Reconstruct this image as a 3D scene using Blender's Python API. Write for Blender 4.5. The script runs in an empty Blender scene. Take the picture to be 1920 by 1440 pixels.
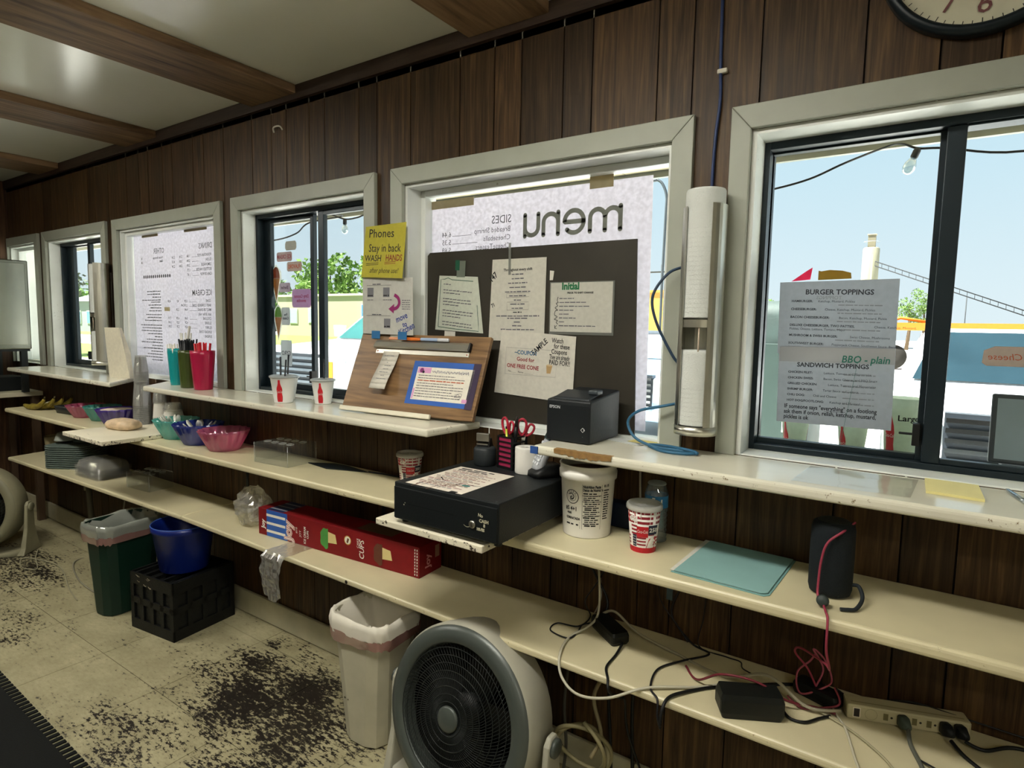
import bpy, math, random
from mathutils import Matrix, Vector
random.seed(7)
PI = math.pi
sc = bpy.context.scene
COL = sc.collection

# ------------------------------------------------------------------ camera
cam_d = bpy.data.cameras.new('camera'); cam_d.sensor_width = 36; cam_d.lens = 1141 * 36 / 1920
cam_d.clip_start = .02; cam_d.clip_end = 400
cam = bpy.data.objects.new('camera', cam_d); COL.objects.link(cam)
yaw, pitch, roll = (math.radians(a) for a in (34.26, 5.42, 1.09))
fw = Vector((-math.sin(yaw) * math.cos(pitch), math.cos(yaw) * math.cos(pitch), -math.sin(pitch)))
rt = Vector((math.cos(yaw), math.sin(yaw), 0)); up = rt.cross(fw)
r2 = rt * math.cos(roll) + up * math.sin(roll); u2 = up * math.cos(roll) - rt * math.sin(roll)
cam.matrix_world = Matrix(((r2.x, u2.x, -fw.x, 0), (r2.y, u2.y, -fw.y, -1.687), (r2.z, u2.z, -fw.z, 1.449), (0, 0, 0, 1)))
sc.camera = cam

# ------------------------------------------------------------------ sky, sun, exposure
w = bpy.data.worlds.new('sky'); sc.world = w; w.use_nodes = True
nt = w.node_tree; nt.nodes.clear()
o_ = nt.nodes.new('ShaderNodeOutputWorld'); bg = nt.nodes.new('ShaderNodeBackground')
tc = nt.nodes.new('ShaderNodeTexCoord'); sp = nt.nodes.new('ShaderNodeSeparateXYZ'); rp = nt.nodes.new('ShaderNodeValToRGB')
nt.links.new(tc.outputs['Generated'], sp.inputs[0]); nt.links.new(sp.outputs['Z'], rp.inputs[0])
e = rp.color_ramp.elements
e[0].position = 0.0; e[0].color = (.84, .95, 1.0, 1)
e[1].position = 1.0; e[1].color = (.26, .52, .85, 1)
k = e.new(.28); k.color = (.62, .85, .97, 1)
nt.links.new(rp.outputs[0], bg.inputs[0]); bg.inputs[1].default_value = 1.0
nt.links.new(bg.outputs[0], o_.inputs[0])
sd = bpy.data.lights.new('sun', 'SUN'); sd.energy = 34.0; sd.angle = .01; sd.color = (1, .96, .88)
sun = bpy.data.objects.new('sun', sd); COL.objects.link(sun)
sun.rotation_euler = Vector((.45, .22, -.87)).to_track_quat('-Z', 'Y').to_euler()   # high sun from over the left end of the building
sc.view_settings.view_transform = 'Standard'; sc.view_settings.look = 'None'
sc.view_settings.gamma = 1; sc.view_settings.use_curve_mapping = False
sc.view_settings.exposure = 0.0

# ------------------------------------------------------------------ helpers: materials
def C(h):
    h = h.lstrip('#'); r = []
    for i in (0, 2, 4):
        c = int(h[i:i + 2], 16) / 255
        r.append(c / 12.92 if c <= .04045 else ((c + .055) / 1.055) ** 2.4)
    return (*r, 1)
MATS = {}
def base(name, rough=.5, metal=0.0):
    m = bpy.data.materials.new(name); m.use_nodes = True
    b = m.node_tree.nodes['Principled BSDF']
    b.inputs['Roughness'].default_value = rough; b.inputs['Metallic'].default_value = metal
    return m, m.node_tree, b
def N(t, kind, **kw):
    n = t.nodes.new('ShaderNode' + kind)
    for k, v in kw.items():
        if k in ('operation', 'blend_type', 'data_type', 'noise_dimensions', 'feature', 'wave_type', 'bands_direction'): setattr(n, k, v)
        else: n.inputs[k].default_value = v
    return n
def ramp(t, stops):
    r = t.nodes.new('ShaderNodeValToRGB'); e = r.color_ramp.elements
    while len(e) < len(stops): e.new(.5)
    for i, (p, c) in enumerate(stops):
        e[i].position = p; e[i].color = C(c) if isinstance(c, str) else c
    return r
def pos(t, scale=(1, 1, 1)):
    g = t.nodes.new('ShaderNodeNewGeometry'); m = t.nodes.new('ShaderNodeMapping'); m.inputs['Scale'].default_value = scale
    t.links.new(g.outputs['Position'], m.inputs['Vector']); return m.outputs[0]
def K(h, rough=.5, metal=0.0, var=.06, ns=9.0, bump=0.0, bs=120.0, coat=0.0):
    """plain painted / plastic / metal material with a faint procedural mottling"""
    key = (h, rough, metal, var, ns, bump, coat)
    if key in MATS: return MATS[key]
    m, t, b = base('%s_%s' % ({0.0: 'plain', 1.0: 'metal'}.get(metal, 'mix'), h.lstrip('#')), rough, metal)
    c = C(h); n = N(t, 'TexNoise', Scale=ns, Detail=4.0)
    if not metal: b.inputs['Specular IOR Level'].default_value = .32
    t.links.new(pos(t), n.inputs['Vector'])
    r = ramp(t, [(.3, tuple(x * (1 - var) for x in c[:3]) + (1,)), (.7, tuple(min(1, x * (1 + var)) for x in c[:3]) + (1,))])
    t.links.new(n.outputs[0], r.inputs[0]); t.links.new(r.outputs[0], b.inputs['Base Color'])
    if coat: b.inputs['Coat Weight'].default_value = coat; b.inputs['Coat Roughness'].default_value = .08
    if bump:
        n2 = N(t, 'TexNoise', Scale=bs, Detail=3.0); t.links.new(pos(t), n2.inputs['Vector'])
        bp = N(t, 'Bump', Strength=bump, Distance=.002); t.links.new(n2.outputs[0], bp.inputs['Height']); t.links.new(bp.outputs[0], b.inputs['Normal'])
    MATS[key] = m; return m
def GL(h, clear=.8, rough=.05, gloss=.08, dif=0.0, name='glass', fk=.3):
    """thin clear sheet: tinted see-through, a little gloss, optional milkiness"""
    key = ('gl', h, clear, rough, gloss, dif, fk)
    if key in MATS: return MATS[key]
    m = bpy.data.materials.new(name + '_' + h.lstrip('#')); m.use_nodes = True; t = m.node_tree; t.nodes.clear()
    out = N(t, 'OutputMaterial'); tr = N(t, 'BsdfTransparent', Color=C(h)); gl = N(t, 'BsdfGlossy', Roughness=rough)
    n = N(t, 'TexNoise', Scale=14.0, Detail=3.0); t.links.new(pos(t), n.inputs['Vector'])
    mx = N(t, 'MixShader'); lw = N(t, 'LayerWeight', Blend=.25)
    ma = N(t, 'Math', operation='MULTIPLY_ADD'); ma.inputs[1].default_value = fk; ma.inputs[2].default_value = gloss
    t.links.new(lw.outputs['Fresnel'], ma.inputs[0]); t.links.new(ma.outputs[0], mx.inputs[0])
    first = tr.outputs[0]
    if dif:
        d = N(t, 'BsdfDiffuse', Color=C(h)); tl = N(t, 'BsdfTranslucent', Color=C(h)); m1 = N(t, 'MixShader', Fac=.5)
        t.links.new(d.outputs[0], m1.inputs[1]); t.links.new(tl.outputs[0], m1.inputs[2])
        m2 = N(t, 'MixShader'); mr = N(t, 'MapRange'); mr.inputs['To Min'].default_value = dif * .8; mr.inputs['To Max'].default_value = min(1, dif * 1.2)
        t.links.new(n.outputs[0], mr.inputs[0]); t.links.new(mr.outputs[0], m2.inputs[0])
        t.links.new(tr.outputs[0], m2.inputs[1]); t.links.new(m1.outputs[0], m2.inputs[2]); first = m2.outputs[0]
    t.links.new(first, mx.inputs[1]); t.links.new(gl.outputs[0], mx.inputs[2]); t.links.new(mx.outputs[0], out.inputs[0])
    MATS[key] = m; return m
def PAPER(h, trans=.4, var=.04):
    key = ('pp', h, trans, var)
    if key in MATS: return MATS[key]
    m = bpy.data.materials.new('paper_' + h.lstrip('#')); m.use_nodes = True; t = m.node_tree; t.nodes.clear()
    out = N(t, 'OutputMaterial'); d = N(t, 'BsdfDiffuse'); tl = N(t, 'BsdfTranslucent'); mx = N(t, 'MixShader', Fac=trans)
    n = N(t, 'TexNoise', Scale=70.0, Detail=3.0); t.links.new(pos(t), n.inputs['Vector']); c = C(h)
    r = ramp(t, [(.35, tuple(x * (1 - var) for x in c[:3]) + (1,)), (.65, tuple(min(1, x * (1 + var)) for x in c[:3]) + (1,))])
    t.links.new(n.outputs[0], r.inputs[0])
    for s in (d, tl): t.links.new(r.outputs[0], s.inputs['Color'])
    t.links.new(d.outputs[0], mx.inputs[1]); t.links.new(tl.outputs[0], mx.inputs[2]); t.links.new(mx.outputs[0], out.inputs[0])
    MATS[key] = m; return m
def WOOD(name, dark, mid, light, gx=26.0, gz=1.6, rough=.45, axis='z', rnd=.35):
    m, t, b = base(name, rough); b.inputs['Specular IOR Level'].default_value = .22
    g = t.nodes.new('ShaderNodeNewGeometry'); oi = t.nodes.new('ShaderNodeObjectInfo'); mp = t.nodes.new('ShaderNodeMapping')
    mp.inputs['Scale'].default_value = {'z': (gx, gx, gz), 'x': (gz, gx, gx), 'y': (gx, gz, gx)}[axis]
    ml = N(t, 'Math', operation='MULTIPLY'); ml.inputs[1].default_value = 37.0; cb = N(t, 'CombineXYZ')
    t.links.new(oi.outputs['Random'], ml.inputs[0])
    for i in range(3): t.links.new(ml.outputs[0], cb.inputs[i])
    ad = t.nodes.new('ShaderNodeVectorMath'); t.links.new(g.outputs['Position'], mp.inputs[0])
    t.links.new(mp.outputs[0], ad.inputs[0]); t.links.new(cb.outputs[0], ad.inputs[1])
    n1 = N(t, 'TexNoise', Scale=1.0, Detail=5.0, Roughness=.6, Distortion=1.6); t.links.new(ad.outputs[0], n1.inputs['Vector'])
    m2 = t.nodes.new('ShaderNodeMapping'); m2.inputs['Scale'].default_value = (5, 5, 5); t.links.new(ad.outputs[0], m2.inputs[0])
    n2 = N(t, 'TexNoise', Scale=1.0, Detail=3.0); t.links.new(m2.outputs[0], n2.inputs['Vector'])
    a = N(t, 'Math', operation='MULTIPLY_ADD'); a.inputs[1].default_value = .35; t.links.new(n2.outputs[0], a.inputs[0]); t.links.new(n1.outputs[0], a.inputs[2])
    r = ramp(t, [(.45, dark), (.68, mid), (.92, light)]); t.links.new(a.outputs[0], r.inputs[0])
    hs = t.nodes.new('ShaderNodeHueSaturation'); mr = N(t, 'MapRange'); mr.inputs['To Min'].default_value = 1 - rnd; mr.inputs['To Max'].default_value = 1 + rnd
    t.links.new(oi.outputs['Random'], mr.inputs[0]); t.links.new(mr.outputs[0], hs.inputs['Value']); t.links.new(r.outputs[0], hs.inputs['Color'])
    t.links.new(hs.outputs[0], b.inputs['Base Color'])
    bp = N(t, 'Bump', Strength=.15, Distance=.001); t.links.new(a.outputs[0], bp.inputs['Height']); t.links.new(bp.outputs[0], b.inputs['Normal'])
    return m
def PAINT(name, col, chip, rough=.3, top=.80, edge=.60, ns=60.0):
    """worn paint: chips mostly on edges and fronts, few on the flat top"""
    m, t, b = base(name, rough); P = pos(t)
    n = N(t, 'TexNoise', Scale=ns, Detail=6.0, Roughness=.7); t.links.new(P, n.inputs['Vector'])
    n2 = N(t, 'TexNoise', Scale=5.0, Detail=3.0); t.links.new(P, n2.inputs['Vector'])
    g = t.nodes.new('ShaderNodeNewGeometry'); s = t.nodes.new('ShaderNodeSeparateXYZ'); t.links.new(g.outputs['Normal'], s.inputs[0])
    ab = N(t, 'Math', operation='ABSOLUTE'); t.links.new(s.outputs['Z'], ab.inputs[0])
    th = N(t, 'MapRange'); th.inputs['From Min'].default_value = .6; th.inputs['To Min'].default_value = edge; th.inputs['To Max'].default_value = top
    t.links.new(ab.outputs[0], th.inputs[0])
    s1 = N(t, 'Math', operation='MULTIPLY_ADD'); s1.inputs[1].default_value = .25; t.links.new(n2.outputs[0], s1.inputs[0]); t.links.new(n.outputs[0], s1.inputs[2])
    s2 = N(t, 'Math', operation='SUBTRACT'); t.links.new(s1.outputs[0], s2.inputs[0]); t.links.new(th.outputs[0], s2.inputs[1])
    mk = N(t, 'MapRange'); mk.inputs['From Min'].default_value = 0; mk.inputs['From Max'].default_value = .05; t.links.new(s2.outputs[0], mk.inputs[0])
    c = C(col); rr = ramp(t, [(.3, tuple(x * .9 for x in c[:3]) + (1,)), (.7, tuple(min(1, x * 1.05) for x in c[:3]) + (1,))]); t.links.new(n2.outputs[0], rr.inputs[0])
    mx = N(t, 'Mix', data_type='RGBA'); t.links.new(mk.outputs[0], mx.inputs[0]); t.links.new(rr.outputs[0], mx.inputs[6]); mx.inputs[7].default_value = C(chip)
    t.links.new(mx.outputs[2], b.inputs['Base Color'])
    return m
# ------------------------------------------------------------------ helpers: meshes
def smooth_path(pts, sub=6, closed=False):
    P = [Vector(p) for p in pts]; out = []; n = len(P)
    for i in range(n if closed else n - 1):
        p0 = P[(i - 1) % n] if closed or i > 0 else P[0]; p1 = P[i]; p2 = P[(i + 1) % n]
        p3 = P[(i + 2) % n] if closed or i + 2 < n else P[-1]
        for k in range(sub):
            t = k / sub
            out.append(.5 * ((2 * p1) + (p2 - p0) * t + (2 * p0 - 5 * p1 + 4 * p2 - p3) * t * t + (3 * p1 - p0 - 3 * p2 + p3) * t ** 3))
    if not closed: out.append(P[-1])
    return out
def rr(wd, dp, r, z=0.0, n=5, c=(0, 0), ang=0.0):
    out = []
    for q, (sx, sy) in enumerate(((1, 1), (-1, 1), (-1, -1), (1, -1))):
        for i in range(n):
            a = PI / 2 * (q + i / (n - 1)); x = sx * (wd / 2 - r) + r * math.cos(a); y = sy * (dp / 2 - r) + r * math.sin(a)
            out.append((c[0] + x * math.cos(ang) - y * math.sin(ang), c[1] + x * math.sin(ang) + y * math.cos(ang), z))
    return out
def ring(r, z, n=32, c=(0, 0), fl=0.0, nf=0):
    return [(c[0] + (r + fl * math.cos(nf * 2 * PI * i / n)) * math.cos(2 * PI * i / n), c[1] + (r + fl * math.cos(nf * 2 * PI * i / n)) * math.sin(2 * PI * i / n), z) for i in range(n)]
class MB:
    def __init__(s): s.v = []; s.f = []; s.m = []; s.s = []
    def add(s, v, f, mi=0, sm=False, T=None):
        o = len(s.v); s.v += [tuple(T @ Vector(p)) if T else tuple(p) for p in v]
        for q in f: s.f.append([o + i for i in q]); s.m.append(mi); s.s.append(sm)
        return s
    def box(s, x0, x1, y0, y1, z0, z1, mi=0, T=None):
        return s.add([(x0, y0, z0), (x1, y0, z0), (x1, y1, z0), (x0, y1, z0), (x0, y0, z1), (x1, y0, z1), (x1, y1, z1), (x0, y1, z1)],
                     [(3, 2, 1, 0), (4, 5, 6, 7), (0, 1, 5, 4), (1, 2, 6, 5), (2, 3, 7, 6), (3, 0, 4, 7)], mi, False, T)
    def prism(s, poly, z0, z1, mi=0, T=None):
        n = len(poly); v = [(p[0], p[1], z0) for p in poly] + [(p[0], p[1], z1) for p in poly]
        return s.add(v, [tuple(range(n))[::-1], tuple(range(n, 2 * n))] + [(i, (i + 1) % n, n + (i + 1) % n, n + i) for i in range(n)], mi, False, T)
    def xz(s, poly, y0, y1, mi=0, T=None):        # polygon in the x-z plane, extruded along y
        n = len(poly); v = [(p[0], y0, p[1]) for p in poly] + [(p[0], y1, p[1]) for p in poly]
        return s.add(v, [tuple(range(n)), tuple(range(n, 2 * n))[::-1]] + [(i, n + i, n + (i + 1) % n, (i + 1) % n) for i in range(n)], mi, False, T)
    def yz(s, poly, x0, x1, mi=0, T=None):        # profile in y-z, extruded along x
        n = len(poly); v = [(x0, p[0], p[1]) for p in poly] + [(x1, p[0], p[1]) for p in poly]
        return s.add(v, [tuple(range(n))[::-1], tuple(range(n, 2 * n))] + [(i, (i + 1) % n, n + (i + 1) % n, n + i) for i in range(n)], mi, False, T)
    def loft(s, loops, c0=True, c1=True, mi=0, sm=True, T=None):
        n = len(loops[0]); v = [p for l in loops for p in l]; f = []
        for k in range(len(loops) - 1):
            for i in range(n): f.append((k * n + i, k * n + (i + 1) % n, (k + 1) * n + (i + 1) % n, (k + 1) * n + i))
        if c0: f.append(tuple(range(n))[::-1])
        if c1: f.append(tuple(range((len(loops) - 1) * n, len(loops) * n)))
        return s.add(v, f, mi, sm, T)
    def lathe(s, prof, n=32, c=(0, 0), mi=0, c0=True, c1=True, sm=True, T=None):
        return s.loft([ring(r, z, n, c) for r, z in prof], c0, c1, mi, sm, T)
    def tube(s, pts, r, n=7, mi=0, closed=False, T=None):
        P = [Vector(p) for p in pts]; L = []; up = Vector((.13, .21, .97))
        for i, p in enumerate(P):
            d = (P[(i + 1) % len(P)] - P[i - 1]) if closed else (P[min(i + 1, len(P) - 1)] - P[max(i - 1, 0)])
            d.normalize(); a = d.cross(up)
            if a.length < .05: a = d.cross(Vector((1, 0, 0)))
            a.normalize(); up = a.cross(d); q = r[i] if isinstance(r, (list, tuple)) else r
            L.append([tuple(p + a * q * math.cos(2 * PI * k / n) + up * q * math.sin(2 * PI * k / n)) for k in range(n)])
        if closed: L.append(L[0])
        return s.loft(L, not closed, not closed, mi, True, T)
    def build(s, name, mats, parent=None, loc=None, rot=None, bev=0.0, seg=2):
        me = bpy.data.meshes.new(name); me.from_pydata(s.v, [], s.f); me.update()
        for m in (mats if isinstance(mats, (list, tuple)) else [mats]): me.materials.append(m)
        me.polygons.foreach_set('material_index', s.m); me.polygons.foreach_set('use_smooth', s.s)
        o = bpy.data.objects.new(name, me); COL.objects.link(o)
        if parent: o.parent = parent
        if loc: o.location = loc
        if rot: o.rotation_euler = rot
        if bev:
            b = o.modifiers.new('bevel', 'BEVEL'); b.width = bev; b.segments = seg; b.limit_method = 'ANGLE'; b.angle_limit = .6
        return o
def tag(o, label=None, cat=None, group=None, kind=None):
    if label: o['label'] = label
    if cat: o['category'] = cat
    if group: o['group'] = group
    if kind: o['kind'] = kind
    return o
def thing(name, label, cat, loc=(0, 0, 0), rz=0.0, group=None, rot=None):
    o = bpy.data.objects.new(name, None); o.empty_display_size = .02; COL.objects.link(o)
    o.location = loc; o.rotation_euler = rot or (0, 0, rz); return tag(o, label, cat, group)
def copy_tree(o, parent=None):
    c = o.copy(); COL.objects.link(c); c.parent = parent
    for ch in list(o.children): copy_tree(ch, c)
    return c
def dup(o, label, loc, rot=None, group=None):
    c = copy_tree(o); c.location = loc; c['label'] = label
    if rot: c.rotation_euler = rot
    if group: c['group'] = group
    return c

# ------------------------------------------------------------------ helpers: flat print (lettering, drawings)
def text_mesh(body, size, align='LEFT', shear=0.0, bold=0.0, sx=1.0):
    cu = bpy.data.curves.new('lettering', 'FONT'); cu.body = body; cu.size = size; cu.align_x = align; cu.shear = shear
    cu.offset = bold; cu.resolution_u = 2; cu.space_line = .9
    ob = bpy.data.objects.new('lettering', cu); me = bpy.data.meshes.new_from_object(ob)
    v = [(p.co.x * sx, p.co.y) for p in me.vertices]; f = [list(p.vertices) for p in me.polygons]
    bpy.data.meshes.remove(me); bpy.data.objects.remove(ob); bpy.data.curves.remove(cu)
    return v, f
class PR:
    def __init__(s): s.d = {}
    def put(s, m, v, f, l=1):
        V, F = s.d.setdefault(m, ([], [])); o = len(V); V += [(a, b, l) for a, b in v]; F += [[o + i for i in q] for q in f]
    def poly(s, m, p, l=1): s.put(m, p, [list(range(len(p)))], l)
    def rect(s, m, x0, x1, t0, t1, l=1, n=1):
        for i in range(n):
            a = x0 + (x1 - x0) * i / n; b = x0 + (x1 - x0) * (i + 1) / n; s.poly(m, [(a, t0), (b, t0), (b, t1), (a, t1)], l)
    def disc(s, m, x, t, r, l=1, n=16, ry=None): s.poly(m, [(x + r * math.cos(2 * PI * i / n), t + (ry or r) * math.sin(2 * PI * i / n)) for i in range(n)], l)
    def hoop(s, m, x, t, r0, r1, l=1, n=24):
        p = [(x + r * math.cos(2 * PI * i / n), t + r * math.sin(2 * PI * i / n)) for r in (r0, r1) for i in range(n)]
        s.put(m, p, [(i, (i + 1) % n, n + (i + 1) % n, n + i) for i in range(n)], l)
    def stroke(s, m, pts, wd, l=1, sub=0, cap=True):
        if sub: pts = [(p.x, p.y) for p in smooth_path([(a, b, 0) for a, b in pts], sub)]
        L = []
        for i, p in enumerate(pts):
            q0 = pts[max(i - 1, 0)]; q1 = pts[min(i + 1, len(pts) - 1)]; dx, dy = q1[0] - q0[0], q1[1] - q0[1]; k = math.hypot(dx, dy) or 1
            L += [(p[0] - dy / k * wd / 2, p[1] + dx / k * wd / 2), (p[0] + dy / k * wd / 2, p[1] - dx / k * wd / 2)]
        s.put(m, L, [(2 * i, 2 * i + 1, 2 * i + 3, 2 * i + 2) for i in range(len(pts) - 1)], l)
        if cap and wd > .004:
            for p in (pts[0], pts[-1]): s.disc(m, p[0], p[1], wd / 2, l, 12)
    def text(s, m, body, x, t, size, align='LEFT', mirror=False, sx=1.0, shear=0.0, bold=0.0, rot=0.0, l=2):
        v, f = text_mesh(body, size, align, shear, bold, sx)
        if mirror: v = [(-a, b) for a, b in v]
        c, d = math.cos(rot), math.sin(rot)
        s.put(m, [(x + a * c - b * d, t + a * d + b * c) for a, b in v], f, l)
    def bottle(s, m, x, t, h, wd, l=1, n=6):
        prof = [(.42, 0), (.48, .12), (.47, .26), (.40, .36), (.42, .44), (.46, .54), (.40, .64), (.24, .76), (.16, .86), (.15, .93), (.13, 1.0)]
        for (a0, b0), (a1, b1) in zip(prof, prof[1:]):
            for i in range(n):
                u0, u1 = -1 + 2 * i / n, -1 + 2 * (i + 1) / n
                s.poly(m, [(x + wd * a0 * u0, t + h * b0), (x + wd * a0 * u1, t + h * b0), (x + wd * a1 * u1, t + h * b1), (x + wd * a1 * u0, t + h * b1)], l)
    def words(s, m, x0, x1, t, h, l=2, frac=1.0, rot=0.0):
        x = x0; end = x0 + (x1 - x0) * frac
        while x < end - h:
            k = min(random.uniform(2, 6.5) * h, end - x); dt = (x - x0) * math.tan(rot); s.rect(m, x, x + k, t + dt, t + dt + h * random.uniform(.75, 1.0), l); x += k + h * .7
    def build(s, name, parent, fmap=None, step=.0004):
        fmap = fmap or (lambda a, b, l: (a, -step * l, b))
        mb = MB(); ms = []
        for m, (V, F) in s.d.items():
            mb.add([fmap(*p) for p in V], F, len(ms)); ms.append(m)
        return mb.build(name, ms, parent)
def frame(o, O, X, Z):
    """place o with its local x along X and local z along Z (viewer on the local -y side)"""
    X = Vector(X).normalized(); Z = Vector(Z); Z = (Z - X * Z.dot(X)).normalized(); Y = Z.cross(X)
    o.matrix_world = Matrix(((X.x, Y.x, Z.x, O[0]), (X.y, Y.y, Z.y, O[1]), (X.z, Y.z, Z.z, O[2]), (0, 0, 0, 1))); return o
def sheet(name, label, cat, BL, BR, TR, TL, mat, curl=0.0, th=.0006, group=None, n=8):
    """a thin sheet through four corners; local origin bottom-left, x right, z up; slight curl towards the room"""
    BL, BR, TR, TL = map(Vector, (BL, BR, TR, TL)); X = (BR - BL).normalized(); Z = TL - BL; Z = (Z - X * Z.dot(X)).normalized(); Y = Z.cross(X)
    loc = lambda p: ((p - BL).dot(X), (p - BL).dot(Y), (p - BL).dot(Z)); a, b, c, d = map(loc, (BL, BR, TR, TL))
    mb = MB(); g = lambda u, v: tuple((a[i] * (1 - u) + b[i] * u) * (1 - v) + (d[i] * (1 - u) + c[i] * u) * v - (curl * ((1 - v) ** 2 + .5 * u * u) if i == 1 else 0) for i in range(3))
    for side in (0, 1):
        vs = [tuple(q if i != 1 else q + th * side for i, q in enumerate(g(x / n, z / n))) for z in range(n + 1) for x in range(n + 1)]
        fs = [(z * (n + 1) + x, z * (n + 1) + x + 1, (z + 1) * (n + 1) + x + 1, (z + 1) * (n + 1) + x) for z in range(n) for x in range(n)]
        mb.add(vs, fs if side == 0 else [q[::-1] for q in fs], 0, curl > 0)
    o = mb.build(name, mat); frame(o, BL, X, Z); tag(o, label, cat, group)
    o['_g'] = 0; del o['_g']
    W_ = b[0]; H_ = d[2]
    def fm(x, t, l):
        p = g(x / W_, t / H_); return (x, p[1] - .0004 * l, t)
    return o, W_, H_, fm
# ------------------------------------------------------------------ shared materials
M_PANEL = WOOD('dark_panelling', '#20150b', '#3f2d1a', '#5a4429', gx=44.0, gz=1.8, rough=.45)
M_BEAM = WOOD('stained_beam', '#4d3929', '#7f654b', '#9a7d5e', 14.0, 1.2, .5, 'y', .1)
M_GROOVE = K('#0d0907', .8)
M_TRIMW = K('#9fa397', .42, var=.05, bump=.1, bs=40)
M_SILL = PAINT('sill_paint', '#e6eae6', '#8f8a76', .35, .9, .80)
M_COUNTER = PAINT('counter_paint', '#dddac8', '#7d6a4a', .16, .88, .745)
M_SHELF = PAINT('shelf_paint', '#d3caa6', '#8c7a58', .36, .9, .765)
M_BOARDW = PAINT('board_paint', '#e2dbc4', '#3a3226', .4, .80, .70, 70)
M_FRAME = K('#16242c', .38, .35)
M_GLASS = GL('#fbfdfd', gloss=.012, name='pane', fk=.12)
M_BLACK = K('#0c0e10', .42); M_INK = K('#1a1a1c', .7, var=0); M_GREYINK = K('#77777c', .7, var=0)
M_WHITE = K('#e6e6e0', .5)
M_STEEL = K('#b9b8b0', .28, 1.0)
def ceiling_mat():
    m, t, b = base('ceiling_sheet', .17); b.inputs['Specular IOR Level'].default_value = .95; P = pos(t)
    n = N(t, 'TexNoise', Scale=1.3, Detail=4.0); t.links.new(P, n.inputs[0])
    r = ramp(t, [(.3, '#e2e2d2'), (.7, '#efeee0')]); t.links.new(n.outputs[0], r.inputs[0]); t.links.new(r.outputs[0], b.inputs['Base Color'])
    n2 = N(t, 'TexNoise', Scale=240.0, Detail=2.0); t.links.new(P, n2.inputs[0])
    bp = N(t, 'Bump', Strength=.12, Distance=.002); t.links.new(n2.outputs[0], bp.inputs['Height']); t.links.new(bp.outputs[0], b.inputs['Normal'])
    return m
def floor_mat():
    """cream vinyl tile worn through to a dark brown-black backing; the bare patches have shapes of their own"""
    m, t, b = base('worn_vinyl_tile', .5); P = pos(t); L = t.links.new
    mp = t.nodes.new('ShaderNodeMapping'); mp.inputs['Scale'].default_value = (1, 2.2, 1); L(P, mp.inputs[0])
    n1 = N(t, 'TexNoise', Scale=34.0, Detail=8.0, Roughness=.72); L(mp.outputs[0], n1.inputs[0])
    n2 = N(t, 'TexNoise', Scale=5.0, Detail=5.0); L(mp.outputs[0], n2.inputs[0])
    acc = None
    def patch(cx, cy, rx, ry, amp):
        nonlocal acc
        q = t.nodes.new('ShaderNodeMapping'); q.inputs['Location'].default_value = (-cx / rx, -cy / ry, 0); q.inputs['Scale'].default_value = (1 / rx, 1 / ry, 0); L(P, q.inputs[0])
        d = t.nodes.new('ShaderNodeVectorMath'); d.operation = 'LENGTH'; L(q.outputs[0], d.inputs[0])
        r = N(t, 'MapRange'); r.interpolation_type = 'SMOOTHSTEP'; r.inputs['From Min'].default_value = 1.25; r.inputs['From Max'].default_value = .1; r.inputs['To Min'].default_value = 0; r.inputs['To Max'].default_value = amp; L(d.outputs['Value'], r.inputs[0])
        if acc is None: acc = r.outputs[0]
        else:
            s = N(t, 'Math', operation='MAXIMUM'); L(acc, s.inputs[0]); L(r.outputs[0], s.inputs[1]); acc = s.outputs[0]
    patch(-1.98, -.36, .62, .36, .24); patch(-1.66, -.66, .42, .40, .17); patch(-2.2, -.80, .45, .28, .13)
    patch(-4.35, -.46, .75, .3, .17); patch(-3.55, -.72, .5, .25, .10); patch(-2.34, -.12, .10, .05, .22); patch(-4.1, -.9, .8, .3, .14)
    a = N(t, 'Math', operation='MULTIPLY_ADD'); a.inputs[1].default_value = .42; L(n2.outputs[0], a.inputs[0]); L(n1.outputs[0], a.inputs[2])
    s = N(t, 'Math', operation='ADD'); L(a.outputs[0], s.inputs[0]); L(acc, s.inputs[1])
    k = N(t, 'MapRange'); k.inputs['From Min'].default_value = .835; k.inputs['From Max'].default_value = .885; L(s.outputs[0], k.inputs[0])
    soft = N(t, 'MapRange'); soft.inputs['From Min'].default_value = .6; soft.inputs['From Max'].default_value = .9; soft.inputs['To Max'].default_value = .45; L(s.outputs[0], soft.inputs[0])
    n3 = N(t, 'TexNoise', Scale=7.0, Detail=5.0); L(P, n3.inputs[0]); cr = ramp(t, [(.3, '#9b9474'), (.7, '#b5ae8c')]); L(n3.outputs[0], cr.inputs[0])
    m0 = N(t, 'Mix', data_type='RGBA'); L(soft.outputs[0], m0.inputs[0]); L(cr.outputs[0], m0.inputs[6]); m0.inputs[7].default_value = C('#7a7253')
    m1 = N(t, 'Mix', data_type='RGBA'); L(k.outputs[0], m1.inputs[0]); L(m0.outputs[2], m1.inputs[6]); m1.inputs[7].default_value = C('#1d1710')
    L(m1.outputs[2], b.inputs['Base Color'])
    bp = N(t, 'Bump', Strength=.3, Distance=.0015); bp.invert = True; L(k.outputs[0], bp.inputs['Height']); L(bp.outputs[0], b.inputs['Normal'])
    return m
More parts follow.
